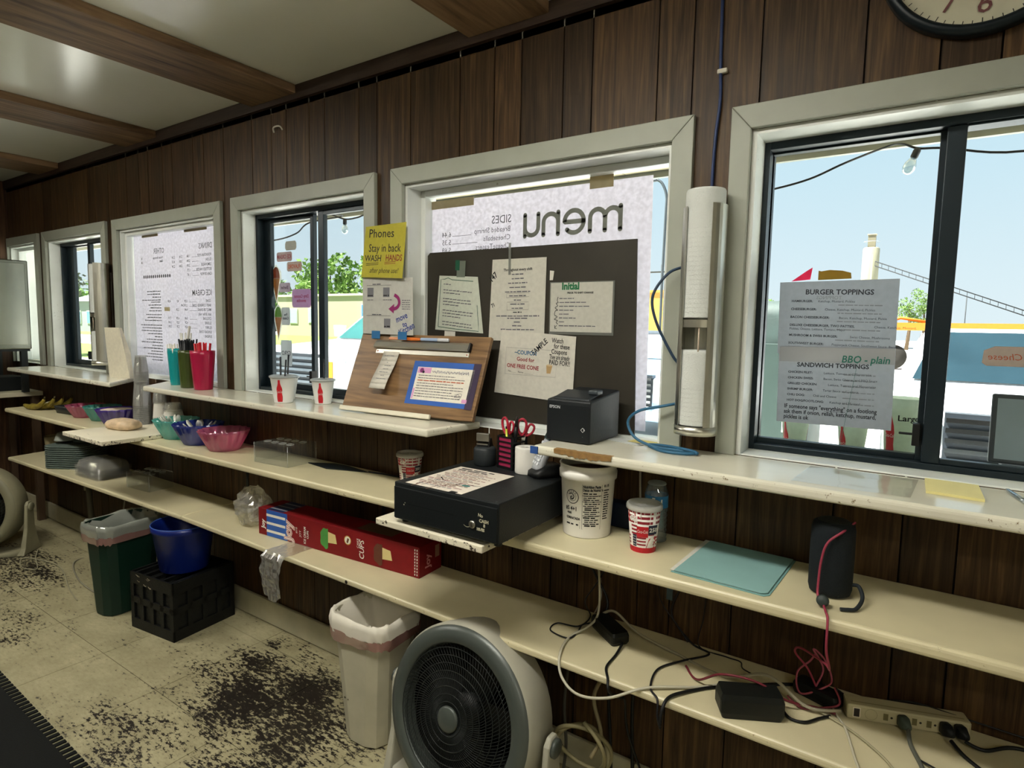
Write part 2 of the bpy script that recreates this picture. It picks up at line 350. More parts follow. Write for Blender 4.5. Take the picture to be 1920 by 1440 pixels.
# ------------------------------------------------------------------ the room
X0, X1, Y0, H = -5.706, 2.4, -4.0, 2.44
fl = tag(MB().box(X0 - .2, X1 + .2, Y0 - .2, .16, -.12, -.003).build('floor', K('#15110c', .8)), kind='structure')
M_TILE = floor_mat(); TS = .4572
tile = None
for ix in range(-8, 8):
    for iy in range(-4, 2):
        x = -2.412 + ix * TS; y = -.591 + iy * TS
        if x + TS < -5.7 or x > .6: continue
        y1 = min(y + TS, -.001)
        if y >= -.01: continue
        full = y1 > y + TS - .001
        if tile is None or not full:
            g = .0012; o = MB().box(g, TS - g, g, y1 - y - g, 0, .003).build('tile', M_TILE, fl)
            if full: tile = o
        else:
            o = tile.copy(); COL.objects.link(o); o.parent = fl
        o.location = (x, y, -.003)
tag(MB().box(X0 - .2, X1 + .2, Y0 - .2, .16, H, H + .15).build('ceiling', ceiling_mat()), kind='structure')
for n, b_ in (('wall_left', (X0 - .15, X0, Y0, 0, 0, H)), ('wall_right', (X1, X1 + .15, Y0, 0, 0, H)), ('wall_back', (X0 - .15, X1 + .15, Y0 - .15, Y0, 0, H))):
    tag(MB().box(*b_).build(n, K('#c4bfae', .6, var=.06) if n != 'wall_left' else WOOD('panelling_end_wall', '#33231a', '#553d2b', '#6b4f39')), kind='structure')
# window wall: openings (x0, x1, z0, z1)
OPEN = [(-5.692, -5.18, 1.115, 1.965), (-4.984, -4.145, 1.115, 1.965), (-3.937, -2.914, 1.115, 1.962), (-2.706, -1.852, 1.115, 1.965), (-1.646, -.621, 1.095, 1.965), (-.412, .447, 1.115, 1.965)]
def cut(x0, x1, z0, z1):
    """rectangles of [x0,x1]x[z0,z1] that no window opening takes"""
    xs = sorted({x0, x1} | {v for q in OPEN for v in q[:2] if x0 < v < x1}); out = []
    for a, b_ in zip(xs, xs[1:]):
        zs = [(q[2], q[3]) for q in OPEN if q[0] < (a + b_) / 2 < q[1]]
        if zs: out += [(a, b_, z0, zs[0][0]), (a, b_, zs[0][1], z1)]
        else: out.append((a, b_, z0, z1))
    return out
mb = MB()
for a, b_, c, d in cut(X0 - .15, X1 + .15, -.1, H): mb.box(a, b_, .008, .16, c, d)
wall = tag(mb.build('wall_front', [K('#241a14', .8)]), kind='structure')
gs = []; x = -2.1996 - 3 * 1.2198
DI = (.0993, .2045, .1002, .1759, .2321, .1462, .1074, .1541)
while x < X1:
    for q in DI: gs.append(x); x += q
gs = [X0] + [q for q in gs if X0 + .02 < q < X1] + [X1]
for a, b_ in zip(gs, gs[1:]):
    mb = MB()
    for r_ in cut(a + .0022, b_ - .0022, .0, H - .002): mb.box(r_[0], r_[1], 0, .008, r_[2], r_[3])
    mb.build('plank', M_PANEL, wall)
tag(MB().box(X0, X1, -.018, -.0005, H - .058, H - .001).build('trim_1', WOOD('ceiling_trim', '#241a15', '#33271f', '#403228', axis='x', rnd=.05)), kind='structure')
bb = MB()
for a, b_ in ((X0, -3.1), (-3.098, -.66), (-.658, X1)): bb.box(a, b_, -.016, -.0005, .004, .118)
tag(bb.build('baseboard_front', K('#b3ae94', .5, var=.1), bev=.004), kind='structure')
# flat stained boards across the ceiling
for i, (a, b_) in enumerate(((-2.577, -2.262), (-3.777, -3.438), (-1.338, -1.026), (-5.02, -4.70), (-.11, .2))):
    tag(MB().box(a, b_, Y0, -.0185, H - .036, H - .0005).build('ceiling_beam', M_BEAM, bev=.003), kind='structure')

# ------------------------------------------------------------------ windows
def window(n, op, kind, gz=None, lg=None, rg=None, yf=.10, cl=.06, cr=.06):
    x0, x1, z0, z1 = op; root = bpy.data.objects.new('window_%d' % n, None); COL.objects.link(root); root.location = (x0, 0, z0); root['kind'] = 'structure'
    L = lambda mb_, nm, m, bev=0.0: mb_.build(nm, m, root, loc=(-x0, 0, -z0), bev=bev)
    th = -.019; zb = max(z0, 1.1153)
    L(MB().xz([(x0 - cl, z1 + .06), (x0, z1), (x1, z1), (x1 + cr, z1 + .06)], th, -.0005), 'casing', M_TRIMW, .002)
    L(MB().xz([(x0 - cl, zb), (x0, zb), (x0, z1 - .0006), (x0 - cl, z1 + .0594)], th, -.0005), 'casing', M_TRIMW, .002)
    L(MB().xz([(x1, zb), (x1 + cr, zb), (x1 + cr, z1 + .0594), (x1, z1 - .0006)], th, -.0005), 'casing', M_TRIMW, .002)
    j = .012
    L(MB().box(x0 - .001, x0 + j, .0005, .158, z0, z1), 'jamb', M_SILL); L(MB().box(x1 - j, x1 + .001, .0005, .158, z0, z1), 'jamb', M_SILL)
    L(MB().box(x0 + j, x1 - j, .0005, .158, z1 - j, z1 + .001), 'jamb', M_SILL)
    L(MB().box(x0 + j, x1 - j, .0005, .22, z0 - .03 if n == 5 else z0 - .02, z0 + .004), 'sill', M_SILL, .003)
    a, b_, c, d = x0 + j, x1 - j, z0 + .004, z1 - j
    if kind == 'slide':
        fr = MB(); y0, y1 = yf - .035, yf + .045
        fr.box(a, a + .014, y0, y1, c, d).box(b_ - .014, b_, y0, y1, c, d).box(a + .014, b_ - .014, y0, y1, d - .02, d).box(a + .014, b_ - .014, y0, y1, c, c + .016)
        L(fr, 'frame', M_FRAME, .0015)
        for (g0, g1), (s0, s1), yy in ((lg, (a + .014, lg[1] + .022), yf + .012), (rg, (rg[0] - .038, b_ - .014), yf - .016)):
            sm = MB(); f0, f1 = c + .016, d - .02
            sm.box(s0, g0, yy - .011, yy + .011, f0, f1).box(g1, s1, yy - .011, yy + .011, f0, f1).box(g0, g1, yy - .011, yy + .011, f0, gz[0]).box(g0, g1, yy - .011, yy + .011, gz[1], f1)
            so = L(sm, 'sash', M_FRAME, .002)
            MB().box(g0 - .003, g1 + .003, yy - .002, yy + .002, gz[0] - .003, gz[1] + .003).build('pane', M_GLASS, so)
        lx = (lg[1] + rg[0]) / 2 - .022
        L(MB().box(lx - .012, lx + .004, yf - .036, yf - .004, z0 + .06, z0 + .115).box(lx - .04, lx - .010, yf - .03, yf - .024, z0 + .085, z0 + .091), 'latch', M_BLACK, .002)
    else:
        st = MB(); q = .022
        st.box(a, a + q, yf - .03, yf + .02, c, d).box(b_ - q, b_, yf - .03, yf + .02, c, d).box(a + q, b_ - q, yf - .03, yf + .02, d - q, d).box(a + q, b_ - q, yf - .03, yf + .02, c, c + q * .7)
        L(st, 'stop', M_SILL, .003)
        L(MB().box(a + q - .004, b_ - q + .004, yf - .002, yf + .002, c + .01, d - q + .004), 'pane', M_GLASS)
    return root
window(1, OPEN[0], 'fix', yf=.07)
window(2, OPEN[1], 'slide', (1.165, 1.925), (-4.862, -4.62), (-4.53, -4.19), .10)
window(3, OPEN[2], 'fix', yf=.05)
window(4, OPEN[3], 'slide', (1.160, 1.915), (-2.632, -2.335), (-2.206, -1.892), .10)
window(5, OPEN[4], 'fix', yf=.102)
window(6, OPEN[5], 'slide', (1.149, 1.928), (-.388, -.010), (.041, .425), .125, cl=.051)

# ------------------------------------------------------------------ counters and shelves
def slab(name, label, poly, zt, th, mat, joints=()):
    o = MB().prism(poly, zt - th, zt).build(name, mat, bev=th * .33, seg=3); return tag(o, label, 'shelf' if 'shelf' in name else 'counter')
slab('window_counter', 'cream painted counter under the far window with the propped white sheet', [(-5.03, -.252), (-3.512, -.26), (-3.79, -.0008), (-5.05, -.0008)], 1.115, .025, M_COUNTER)
slab('window_counter', 'cream painted counter holding the straw cups and slanted wooden board', [(-3.239, -.223), (-1.302, -.254), (-1.277, -.0008), (-3.435, -.0008)], 1.115, .026, M_COUNTER)
cC = slab('window_counter', 'chipped cream counter under the receipt printer and wide sliding window', [(-.909, -.246), (1.1, -.293), (1.1, -.0008), (-.905, -.0008)], 1.115, .027, M_COUNTER)
rnd = random.Random(3); chip = MB(); n = 26; top = []; bot = []
for i in range(n + 1):
    xx = -.835 + .175 * i / n; top.append((xx, 1.1152 - .001 * (i in (0, n)))); bot.append((xx, 1.103 - rnd.uniform(0, .008) * math.sin(PI * i / n)))
yf = lambda q: -.2475 - (q + .909) * .0234
chip.add([(q, yf(q) - .0006, z) for q, z in top] + [(q, yf(q) - .0006, z) for q, z in bot] + [(q, yf(q) + .012 + rnd.uniform(0, .008), 1.1154) for q, z in top],
         [(i, i + 1, n + 2 + i, n + 1 + i) for i in range(n)] + [(i + 1, i, 2 * n + 2 + i, 2 * n + 3 + i) for i in range(n)])
chip.build('bare_edge', K('#8a6a3e', .8, var=.2, ns=80), cC)
tag(MB().box(-.912, -.888, -.2505, -.2465, 1.092, 1.1125).build('blue_tape', K('#2b4f8f', .7), cC), 'bit of blue tape')
kn = MB().lathe([(.007, 0), (.006, .001), (.002, .0012)], 10, T=Matrix.Rotation(PI / 2, 4, 'X')); KN = kn
def bracket(parent, x, zt, hgt, mat, dep=.2):
    mb = MB(); mb.box(x - .009, x + .009, -.0035, -.0006, zt - hgt, zt)
    mb.yz([(-.0035, zt - hgt * .55), (-.0035, zt), (-dep, zt), (-dep, zt - .006), (-.02, zt - .03)], x - .0015, x + .0015)
    mb.box(x - .009, x + .009, -dep, -.0035, zt - .003, zt - .0004)
    mb.build('bracket', mat, parent)
M_BKW = K('#a7a28e', .4, .3); M_BKG = K('#3f525c', .4, .5); M_BKD = K('#22282b', .5, .4)
s1 = slab('wall_shelf', 'cream middle shelf with coloured plastic bowls, long left stretch', [(-4.918, -.309), (-2.790, -.289), (-2.790, -.001), (-4.95, -.001)], .859, .026, M_SHELF)
s2 = slab('wall_shelf', 'cream middle shelf with the empty clear rack behind the cash drawer', [(-2.788, -.288), (-1.300, -.266), (-1.300, -.001), (-2.788, -.001)], .859, .026, M_SHELF)
s3 = slab('wall_shelf', 'cream middle shelf with the teal folder and upright speaker', [(-1.299, -.318), (1.1, -.312), (1.1, -.001), (-1.299, -.001)], .859, .028, M_SHELF)
s4 = slab('wall_shelf', 'cream bottom shelf with drink carriers and clear lids', [(-4.83, -.332), (-2.787, -.285), (-2.787, -.001), (-4.90, -.001)], .552, .022, M_SHELF)
s5 = slab('wall_shelf', 'worn cream bottom shelf with the red carton and cable tangle', [(-2.785, -.285), (-.9, -.309), (1.1, -.318), (1.1, -.001), (-2.785, -.001)], .552, .022, M_SHELF)
KN.build('knot_hole', K('#1c140c', .8), s5, (-1.635, -.3003, .541), (0, .2, 0))
for x, m in ((-4.3, M_BKW), (-3.27, M_BKW)): bracket(s1, x, .832, .13, m)
for x, m in ((-2.97, M_BKW),): bracket(s1, x, .832, .11, m)
for x, m in ((-2.70, M_BKD), (-1.76, M_BKD)): bracket(s2, x, .832, .28, m)
for x, m in ((-.965, M_BKW), (-.575, M_BKG), (.34, M_BKG)): bracket(s3, x, .830, .17 if m is M_BKG else .115, m)
for x in (-4.2, -3.4): bracket(s4, x, .5295, .16, M_BKD)
for x in (-2.3, -1.2, -.42, .2): bracket(s5, x, .5295, .16, M_BKD)
def loose_board(label, x0, x1, y0, y1, th=.02):
    o = MB().box(x0, x1, y0, y1, .8595, .8595 + th).build('loose_board', M_BOARDW, bev=.003); return tag(o, label, 'board')
loose_board('white board jutting from the middle shelf under the wrapped bread', -3.565, -3.125, -.462, -.03)
loose_board('chipped white board jutting out under the black cash drawer', -1.312, -.918, -.463, -.03)
# black rubber mat
mt = MB(); mt.box(-3.9, -.9, -2.3, -.945, 0.0005, .012); 
for i in range(100): mt.box(-3.9 + i * .03, -3.9 + i * .03 + .018, -.945, -.908, 0.0005, .006)
tag(mt.build('rubber_mat', K('#070908', .9, bump=.5, bs=300), bev=.002), 'black rubber floor mat with a toothed edge on the worn tiles', 'mat').rotation_euler = (0, 0, -.024)
bpy.data.objects['rubber_mat'].location = (0, -.062, 0)

# ------------------------------------------------------------------ ceiling lamps (tubes in a white tray, above and behind the camera; the rear one is added fill)
def lamp(x, y, ln, power, label):
    t = thing('ceiling_light', label, 'light', (x, y, H), 0, 'fluorescent ceiling lights')
    MB().prism([(-ln / 2, -.1), (ln / 2, -.1), (ln / 2, .1), (-ln / 2, .1)], -.05, -.001).build('tray', K('#e9e9e4', .4), t, bev=.004)
    em, tr_, b = base('fluorescent_tube'); b.inputs['Emission Color'].default_value = (1, .95, .80, 1); b.inputs['Emission Strength'].default_value = 22
    for s in (-.05, .05): MB().tube([(-ln / 2 + .02, s, -.066), (ln / 2 - .02, s, -.066)], .013, 10).build('tube', em, t)
    ld = bpy.data.lights.new('lamp_light', 'AREA'); ld.shape = 'RECTANGLE'; ld.size = ln; ld.size_y = .18; ld.energy = power; ld.color = (1, .965, .88)
    lo = bpy.data.objects.new('lamp_light', ld); COL.objects.link(lo); lo.parent = t; lo.location = (0, 0, -.0525)
lamp(-.95, -1.25, 1.2, 40, 'white fluorescent ceiling light above the counter side')
lamp(-3.6, -1.35, 1.2, 34, 'white fluorescent ceiling light at the far end of the room')
lamp(1.5, -2.8, 1.2, 24, 'added fill light in a white ceiling tray at the back of the room')  # unseen fixture, added to bring fill light to the ceiling and room
# ================================================================== things on the counters
ZC, ZM, ZL = 1.1152, .8592, .5522
RED = K('#c3202c', .45, var=0); COKE = K('#b51f2a', .45, var=0); P_WH = K('#e9e7e0', .5, var=0)
def cylmap(r0, r1, h, off=.0006, z0=0.0, a0=-PI / 2):
    """wrap (s,t) round a tapered cup: s = arc length at the middle, 0 faces -y"""
    rm = (r0 + r1) / 2
    def f(s, t, l):
        r = r0 + (r1 - r0) * t / h + off * (.6 + .5 * l); a = a0 + s / rm
        return (r * math.cos(a), r * math.sin(a), z0 + t)
    return f
def bottle_shape(x, t, h, wd):
    prof = [(.13, 1.0), (.15, .93), (.16, .86), (.24, .76), (.40, .64), (.46, .54), (.42, .44), (.40, .36), (.47, .26), (.48, .12), (.42, 0)]
    return [(x + wd * a, t + h * b) for a, b in prof] + [(x - wd * a, t + h * b) for a, b in prof[::-1]]
def arc(x, t, rx, ry, a0, a1, n=10): return [(x + rx * math.cos(a0 + (a1 - a0) * i / n), t + ry * math.sin(a0 + (a1 - a0) * i / n)) for i in range(n + 1)]

# ---- cups with straws on the counter
def soda_cup(loc, rb, rt_, h, label, bot_ang=0.0, straws=(), lidded=True, group='soda cups on the counter'):
    t = thing('soda_cup', label, 'cup', loc, 0, group)
    MB().loft([ring(q, z) for q, z in ((rb - .003, .004), (rb, 0), (rb, .003), (rt_, h), (rt_ + .002, h + .002), (rt_ + .002, h - .002), (rt_ - .0025, h - .002), (rb - .002, .006))], True, True).build('cup_body', K('#e8e8e6', .45), t)
    pr = PR(); pr.bottle(RED, 0, h * .06, h * .84, rt_ * .5); pr.text(P_WH, 'Coca-Cola', 0, h * .4, rt_ * .3, 'CENTER', sx=.36, shear=.2)
    for s_ in (1, -1): pr.bottle(RED, s_ * 2.1 * rt_, h * .06, h * .84, rt_ * .5)
    p = pr.build('print', t, cylmap(rb, rt_, h, a0=-PI / 2 + bot_ang))
    if lidded: MB().lathe([(rt_ + .004, h - .004), (rt_ + .005, h + .003), (rt_ - .002, h + .006), (rt_ - .006, h + .003), (.02, h + .004), (.004, h + .007)], 28).build('lid', GL('#dfe3e4', dif=.55, gloss=.1), t)
    for k_, (dx, dy, tx, ty, ln) in enumerate(straws):
        s_ = MB().tube([(0, 0, 0), (tx * ln, ty * ln, ln)], .0038, 8).build('drinking_straw', K('#23262b', .4)); s_.location = (loc[0] + dx, loc[1] + dy, loc[2] + .004)
        tag(s_, '%s black straw standing in the %s' % (('front', 'thin', 'tilted')[k_ % 3], label.split(' with')[0].replace('white soda ', '')), 'straw')
    return t
soda_cup((-2.205, -.140, ZC), .037, .052, .108, 'frontmost white soda cup with a red bottle print', .6, [(-.018, .0, -.02, .02, .185), (.012, -.01, .10, .02, .175)])
soda_cup((-2.275, -.075, ZC), .033, .048, .098, 'rearmost white soda cup half hidden behind the front one', .9, [(0, 0, .02, .05, .19)])
soda_cup((-2.055, -.058, ZC), .033, .046, .098, 'white soda cup beside the slanted wooden board', .62, [(0, .005, .01, 0, .18)])

# ---- straw holders
def tumbler(loc, rb, rt_, h, mat, label, rot=0.0, fl=.0012):
    t = thing('straw_tumbler', label, 'tumbler', loc, rot)
    MB().loft([ring(rb, 0, 48), ring(rb + .001, .006, 48), *[ring(rb + (rt_ - rb) * k_, h * k_, 48, fl=fl, nf=16) for k_ in (.1, .3, .5, .7, .9)], ring(rt_, h, 48), ring(rt_ - .003, h, 48), *[ring(rb - .003 + (rt_ - rb) * k_, h * k_, 48) for k_ in (.9, .5, .1)], ring(rb - .004, .006, 48)], True, True).build('tumbler_body', mat, t)
    return t
def straws_in(loc, rt_, h, n, mat, label, grp, ln=(.2, .23), lean=.16, seed=1, r=.0035):
    rg = random.Random(seed); first = None
    for i in range(n):
        if first is None or i % 6 == 0:
            L_ = rg.uniform(*ln); o = MB().tube([(0, 0, 0), (0, 0, L_)], r, 6).build('drinking_straw', mat); first = o
        else: o = first.copy(); COL.objects.link(o)
        a = rg.uniform(0, 2 * PI); q = rt_ * .62 * math.sqrt(rg.random()); tx = rg.uniform(-1, 1) * lean; ty = rg.uniform(-1, 1) * lean
        tx = lean * math.cos(a) * q / rt_ * 1.2 + rg.uniform(-.03, .03); ty = lean * math.sin(a) * q / rt_ * 1.2 + rg.uniform(-.03, .03)
        o.location = (loc[0] + q * math.cos(a) * .6, loc[1] + q * math.sin(a) * .6, loc[2] + .008); o.rotation_euler = (-ty, tx, 0); tag(o, label, 'straw', grp)
M_TEAL = K('#0f8f92', .3, coat=.3); M_OLIVE = GL('#3f4f18', dif=.75, gloss=.1); M_MAG = K('#a3163f', .3, coat=.3)
tumbler((-3.190, -.075, ZC), .030, .042, .188, M_TEAL, 'teal plastic tumbler full of clear wrapped straws')
tumbler((-3.020, -.105, ZC), .036, .044, .186, K('#3d4a1f', .3, coat=.3), 'dark olive green tumbler full of black straws')
tumbler((-2.895, -.100, ZC), .041, .056, .188, M_MAG, 'magenta red tumbler full of red straws')
CLR = GL('#eef0ee', dif=.5, gloss=.1)
straws_in((-3.190, -.075, ZC), .042, .188, 12, K('#d6d2c6', .5), 'thin pale straw standing in the teal tumbler', 'pale straws in the teal tumbler', (.20, .22), seed=3)
straws_in((-3.150, -.06, ZC), .06, .188, 5, K('#d9d7d2', .5), 'long wrapped straw leaning out of the teal tumbler', 'wrapped straws in the teal tumbler', (.25, .275), .18, seed=9, r=.005)
s_ = MB().tube([(0, 0, 0), (0, 0, .31)], .006, 8).build('drinking_straw', K('#cfccc4', .5)); s_.location = (-3.15, -.075, ZC + .02); s_.rotation_euler = (.05, .42, 0)
tag(s_, 'wide pale straw leaning out over the black straws', 'straw')
straws_in((-3.020, -.105, ZC), .044, .186, 42, K('#101418', .4), 'black straw standing in the olive green tumbler', 'black straws in the olive tumbler', (.215, .235), .10, seed=5, r=.0042)
straws_in((-2.895, -.100, ZC), .056, .188, 16, K('#c6202f', .4), 'red straw standing in the magenta tumbler', 'red straws in the magenta tumbler', (.195, .222), .2, seed=6, r=.0042)

# ---- folded white card standing on the far counter
cs = MB(); cs.loft([[(-.005, 0, 0), (.115, .012, 0), (.175, .03, 0), (.165, .055, 0), (.1, .05, 0)], [(-.02, -.002, .14), (.125, .01, .14), (.150, .02, .14), (.15, .05, .14), (.06, .05, .14)],
                    [(-.035, -.004, .283), (.115, .006, .283), (.118, .01, .283), (.10, .03, .283), (0, .04, .283)]], False, False, 0, False)
o = cs.build('folded_card', PAPER('#e9e3cf', .25)); o.location = (-3.86, -.115, ZC); tag(o, 'tall folded cream card standing on the far counter', 'card')
so_ = o.modifiers.new('thick', 'SOLIDIFY'); so_.thickness = .001
# ---- slanted wooden order board
bd = thing('slanted_board', 'slanted brown wooden board leaning on the counter with a ticket rail', 'board')
BX, BZ = Vector((.598, .045, 0)), Vector((-.005, .115, .28)); frame(bd, (-1.848, -.135, ZC + .0125), BX, BZ)
MB().box(0, .602, 0, .016, 0, .305).build('panel', WOOD('oak_veneer', '#5c452f', '#7c6042', '#937350', 22, 1.3, .4, 'x', .02), bd, bev=.0015)
MB().box(-.002, .43, -.012, -.0006, -.0115, .006).build('stop_strip', K('#ddd8c4', .5), bd, bev=.003)
rl = MB().xz([(.098, .226), (.528, .226), (.528, .243), (.098, .243)], -.003, -.0004).build('ticket_rail', K('#d9d5c8', .35, .4), bd)
MB().yz([(-.0004, .250), (-.010, .244), (-.017, .248), (-.012, .268), (-.0004, .279)], .09, .526).build('rail_lip', K('#b9b7ac', .3, .8), rl)
MB().box(.5265, .533, -.016, -.0004, .243, .276).build('rail_cap', M_BLACK, rl, bev=.002)
for x in (.106, .52): MB().lathe([(.003, 0), (.003, .001)], 10, T=Matrix.Translation((x, -.003, .234)) @ Matrix.Rotation(PI / 2, 4, 'X')).build('screw', K('#8a4a38', .5), rl)
def onboard(o, s, t_, y=0.0):
    m = bd.matrix_world @ Matrix.Translation((s, y, t_)); o.matrix_world = m; return o
rc = MB(); L_ = []
for i in range(9):
    k_ = i / 8; L_.append([(.0 - .0 * k_, -.002 - .030 * math.sin(k_ * 2.0) * k_, -k_ * .155), (.077, -.002 - .030 * math.sin(k_ * 2.0) * k_, -k_ * .155)])
for a, b_ in zip(L_, L_[1:]): rc.add([a[0], a[1], b_[1], b_[0]], [(0, 3, 2, 1)], 0, True)
r_o = onboard(tag(rc.build('receipt', PAPER('#e6e2d6', .2)), 'curling white receipt hanging from the ticket rail', 'receipt'), .139, .232, -.0035); r_o.modifiers.new('t', 'SOLIDIFY').thickness = .0004
pr = PR(); random.seed(4)
for i, (a, b_) in enumerate(((.012, .06), (.02, .03), (.035, .04), (.03, .06), (.03, .055), (.02, .06), (.032, .05), (.018, .065))): pr.words(M_GREYINK, a, b_, -.018 - i * .014, .0026)
pr.build('print', r_o, lambda a, b_, l: (a, -.0026 - .030 * math.sin(-b_ / .155 * 2.0) * (-b_ / .155), b_))
def marker(name, label, s0, s1, mats, r=.006):
    mb = MB(); mb.lathe([(r * .7, 0), (r, .004), (r, .08)], 12, mi=0).lathe([(r * 1.05, .0802), (r * 1.05, .125), (r * .8, s1 - s0)], 12, mi=1)
    o = mb.build(name, mats); tag(o, label, 'marker'); m = bd.matrix_world @ Matrix.Translation((s0, -.0065, .2795 + r)) @ Matrix.Rotation(PI / 2, 4, 'Y'); o.matrix_world = m
marker('felt_marker', 'orange felt marker lying on top of the ticket rail', .15, .298, [K('#e0a07a', .4), K('#e57a2e', .4)])
marker('felt_marker', 'white and blue felt marker lying on top of the ticket rail', .301, .43, [K('#9fb4d6', .4), K('#d9dbe2', .4)])
ns = onboard(tag(MB().box(0, .292, -.001, -.0004, 0, .163).build('taped_notice', K('#2d5aa8', .6)), 'handwritten notice framed in blue tape on the wooden board', 'notice'), .297, .040)
MB().box(.262, .2925, -.0016, -.0011, -.002, .1635).build('dark_tape', K('#33263f', .6), ns)
ps = MB().box(.022, .270, -.0016, -.0011, .017, .141).build('paper', PAPER('#ece7da', .1), ns)
pr = PR(); VI = K('#7a2f6b', .6, var=0); OR = K('#b8552d', .6, var=0); INK2 = K('#4a4650', .6, var=0); PKc = K('#d79ac4', .6, var=0); random.seed(8)
pr.disc(VI, .043, .128, .009, 3); pr.disc(K('#1c1320', .6), .052, .122, .005, 4); pr.rect(PKc, .026, .085, .118, .139, 2); pr.rect(PKc, .024, .031, .02, .06, 2); pr.rect(PKc, .245, .266, .019, .032, 2)
for q in range(11): pr.stroke(K('#333d66', .6), [(.092 + q * .0145 + .0042 * k_, .124 + .0045 * (-1) ** k_ + random.uniform(-.001, .003)) for k_ in range(4)], .0017, 3, 3)
for i in range(9): pr.words(OR if i == 2 else INK2, .034, .25, .108 - i * .0098, .0042 if i == 2 else .0026, 3, .95 if i % 3 else .75)
pr.stroke(INK2, [(.21, .045), (.235, .052), (.238, .042), (.212, .037), (.225, .048), (.236, .034), (.214, .031)], .0012, 3, 5)
pr.build('print', ps, lambda a, b_, l: (a, -.0016 - .0002 * l, b_))
# ---- receipt printer
pt = thing('receipt_printer', 'black cube-shaped receipt printer on the chipped counter', 'printer', (-.846, -.055, ZC), -.02)
hx, d0, d1 = .0725, -.098, .092
MB().loft([[(-hx, d0, .002), (hx, d0, .002), (hx, d1, .002), (-hx, d1, .002)], [(-hx, d0, .11), (hx, d0, .11), (hx, d1, .11), (-hx, d1, .11)], [(-hx, d0 + .002, .124), (hx, d0 + .002, .124), (hx, d1, .146), (-hx, d1, .146)]], True, True, 0, False).build('housing', K('#14181b', .45, bump=.15), pt, bev=.005)
MB().loft([[(-.058, d0 + .012, .122), (.062, d0 + .012, .122), (.062, -.005, .1405), (-.058, -.005, .1405)], [(-.055, d0 + .016, .131), (.06, d0 + .016, .131), (.06, -.008, .147), (-.055, -.008, .147)]], True, True, 0, False).build('cover', K('#1b2024', .35), pt, bev=.003)
MB().box(.036, .066, -.045, -.008, .140, .152).build('lever', K('#3c4347', .35), pt, bev=.003)
pr = PR(); pr.text(K('#b9bcc0', .5), 'EPSON', -.062, .098, .012, bold=.0003); pr.hoop(K('#c9c9c9', .5), .051, .042, .0055, .0072, 2, 4); pr.rect(K('#c9c9c9', .5), .0535, .056, .041, .046); pr.disc(K('#3d4448', .5), .051, .022, .0015)
pr.build('print', pt, lambda a, b_, l: (a, d0 - .0004 * l, b_))
# ---- cash drawer
cd = thing('cash_drawer', 'black cash drawer on the jutting board with a taped note', 'cash drawer', (-1.055, -.46, .8797))
MB().box(-.185, .185, .003, .40, .012, .120).build('case', K('#14181a', .5, bump=.3, bs=200), cd, bev=.003)
fp = MB().box(-.182, .182, -.002, .0028, .016, .108).build('drawer_front', K('#101416', .48, bump=.25, bs=160), cd, bev=.002)
for x in (-.165, .165):
    for y in (.03, .36): MB().lathe([(.011, .0002), (.011, .0118)], 14, (x, y)).build('foot', M_BLACK, cd)
lk = MB().lathe([(.0105, 0), (.0105, .004), (.008, .0062)], 20, T=Matrix.Translation((.105, -.002, .053)) @ Matrix.Rotation(PI / 2, 4, 'X')).build('lock', M_STEEL, fp)
MB().box(.1042, .1058, -.0085, -.0083, .047, .059).build('key_slot', M_BLACK, lk)
pr = PR(); SCR = K('#b9b49a', .7, var=0); pr.rect(K('#040506', .6), -.128, .042, .0635, .0655); random.seed(2)
pr.text(SCR, "No", .122, .078, .012, bold=.0004, rot=-.1); pr.text(SCR, 'CASH', .126, .063, .012, bold=.0005); pr.text(SCR, '8', .140, .052, .012, bold=.0005); pr.text(SCR, '100-PBS', .118, .040, .011, bold=.0006, sx=.7)
pr.stroke(SCR, [(.075, .046), (.085, .042), (.097, .045)], .0012, 1, 4); pr.disc(SCR, -.142, .060, .002); pr.disc(SCR, -.138, .066, .0016)
pr.build('print', fp, lambda a, b_, l: (a, -.0021 - .0004 * l, b_))
nt_ = MB().box(-.15, .055, .012, .262, .1202, .1208).build('paper_note', PAPER('#dcd3c6', .1)); nt_.location = cd.location; tag(nt_, 'messy taped price list lying on the cash drawer', 'note')
pr = PR(); random.seed(12); BRN = K('#6b4a3c', .7, var=0); MRN = K('#7d3d44', .7, var=0)
pr.words(M_INK, -.13, .0, .238, .010); pr.words(M_INK, -.13, -.02, .222, .009)
for i in range(15): pr.words((BRN, MRN, M_GREYINK, BRN)[i % 4], -.14 + .01 * (i % 3), .04, .208 - i * .0125, .0052, 2, .95 if i % 2 else .75)
for q in range(6): pr.stroke(BRN, [(-.12 + q * .02 + .01 * random.random(), .03 + .025 * (q % 3) + .012 * k_ * (-1) ** k_) for k_ in range(4)], .0022, 2, 4)
pr.disc(K('#2f6f6a', .6), .012, .085, .014, 3, ry=.008); pr.stroke(M_INK, [(-.11, .12), (-.085, .10), (-.10, .088)], .004, 3); pr.stroke(M_INK, [(.02, .1), (.035, .098), (.048, .105)], .003, 3)
pr.build('print', nt_, lambda a, b_, l: (a, b_, .1208 + .0002 * l))
MB().box(.012, .035, .0085, .022, .1209, .1214).build('tape', M_BLACK, nt_)
ZD = .8797 + .1202
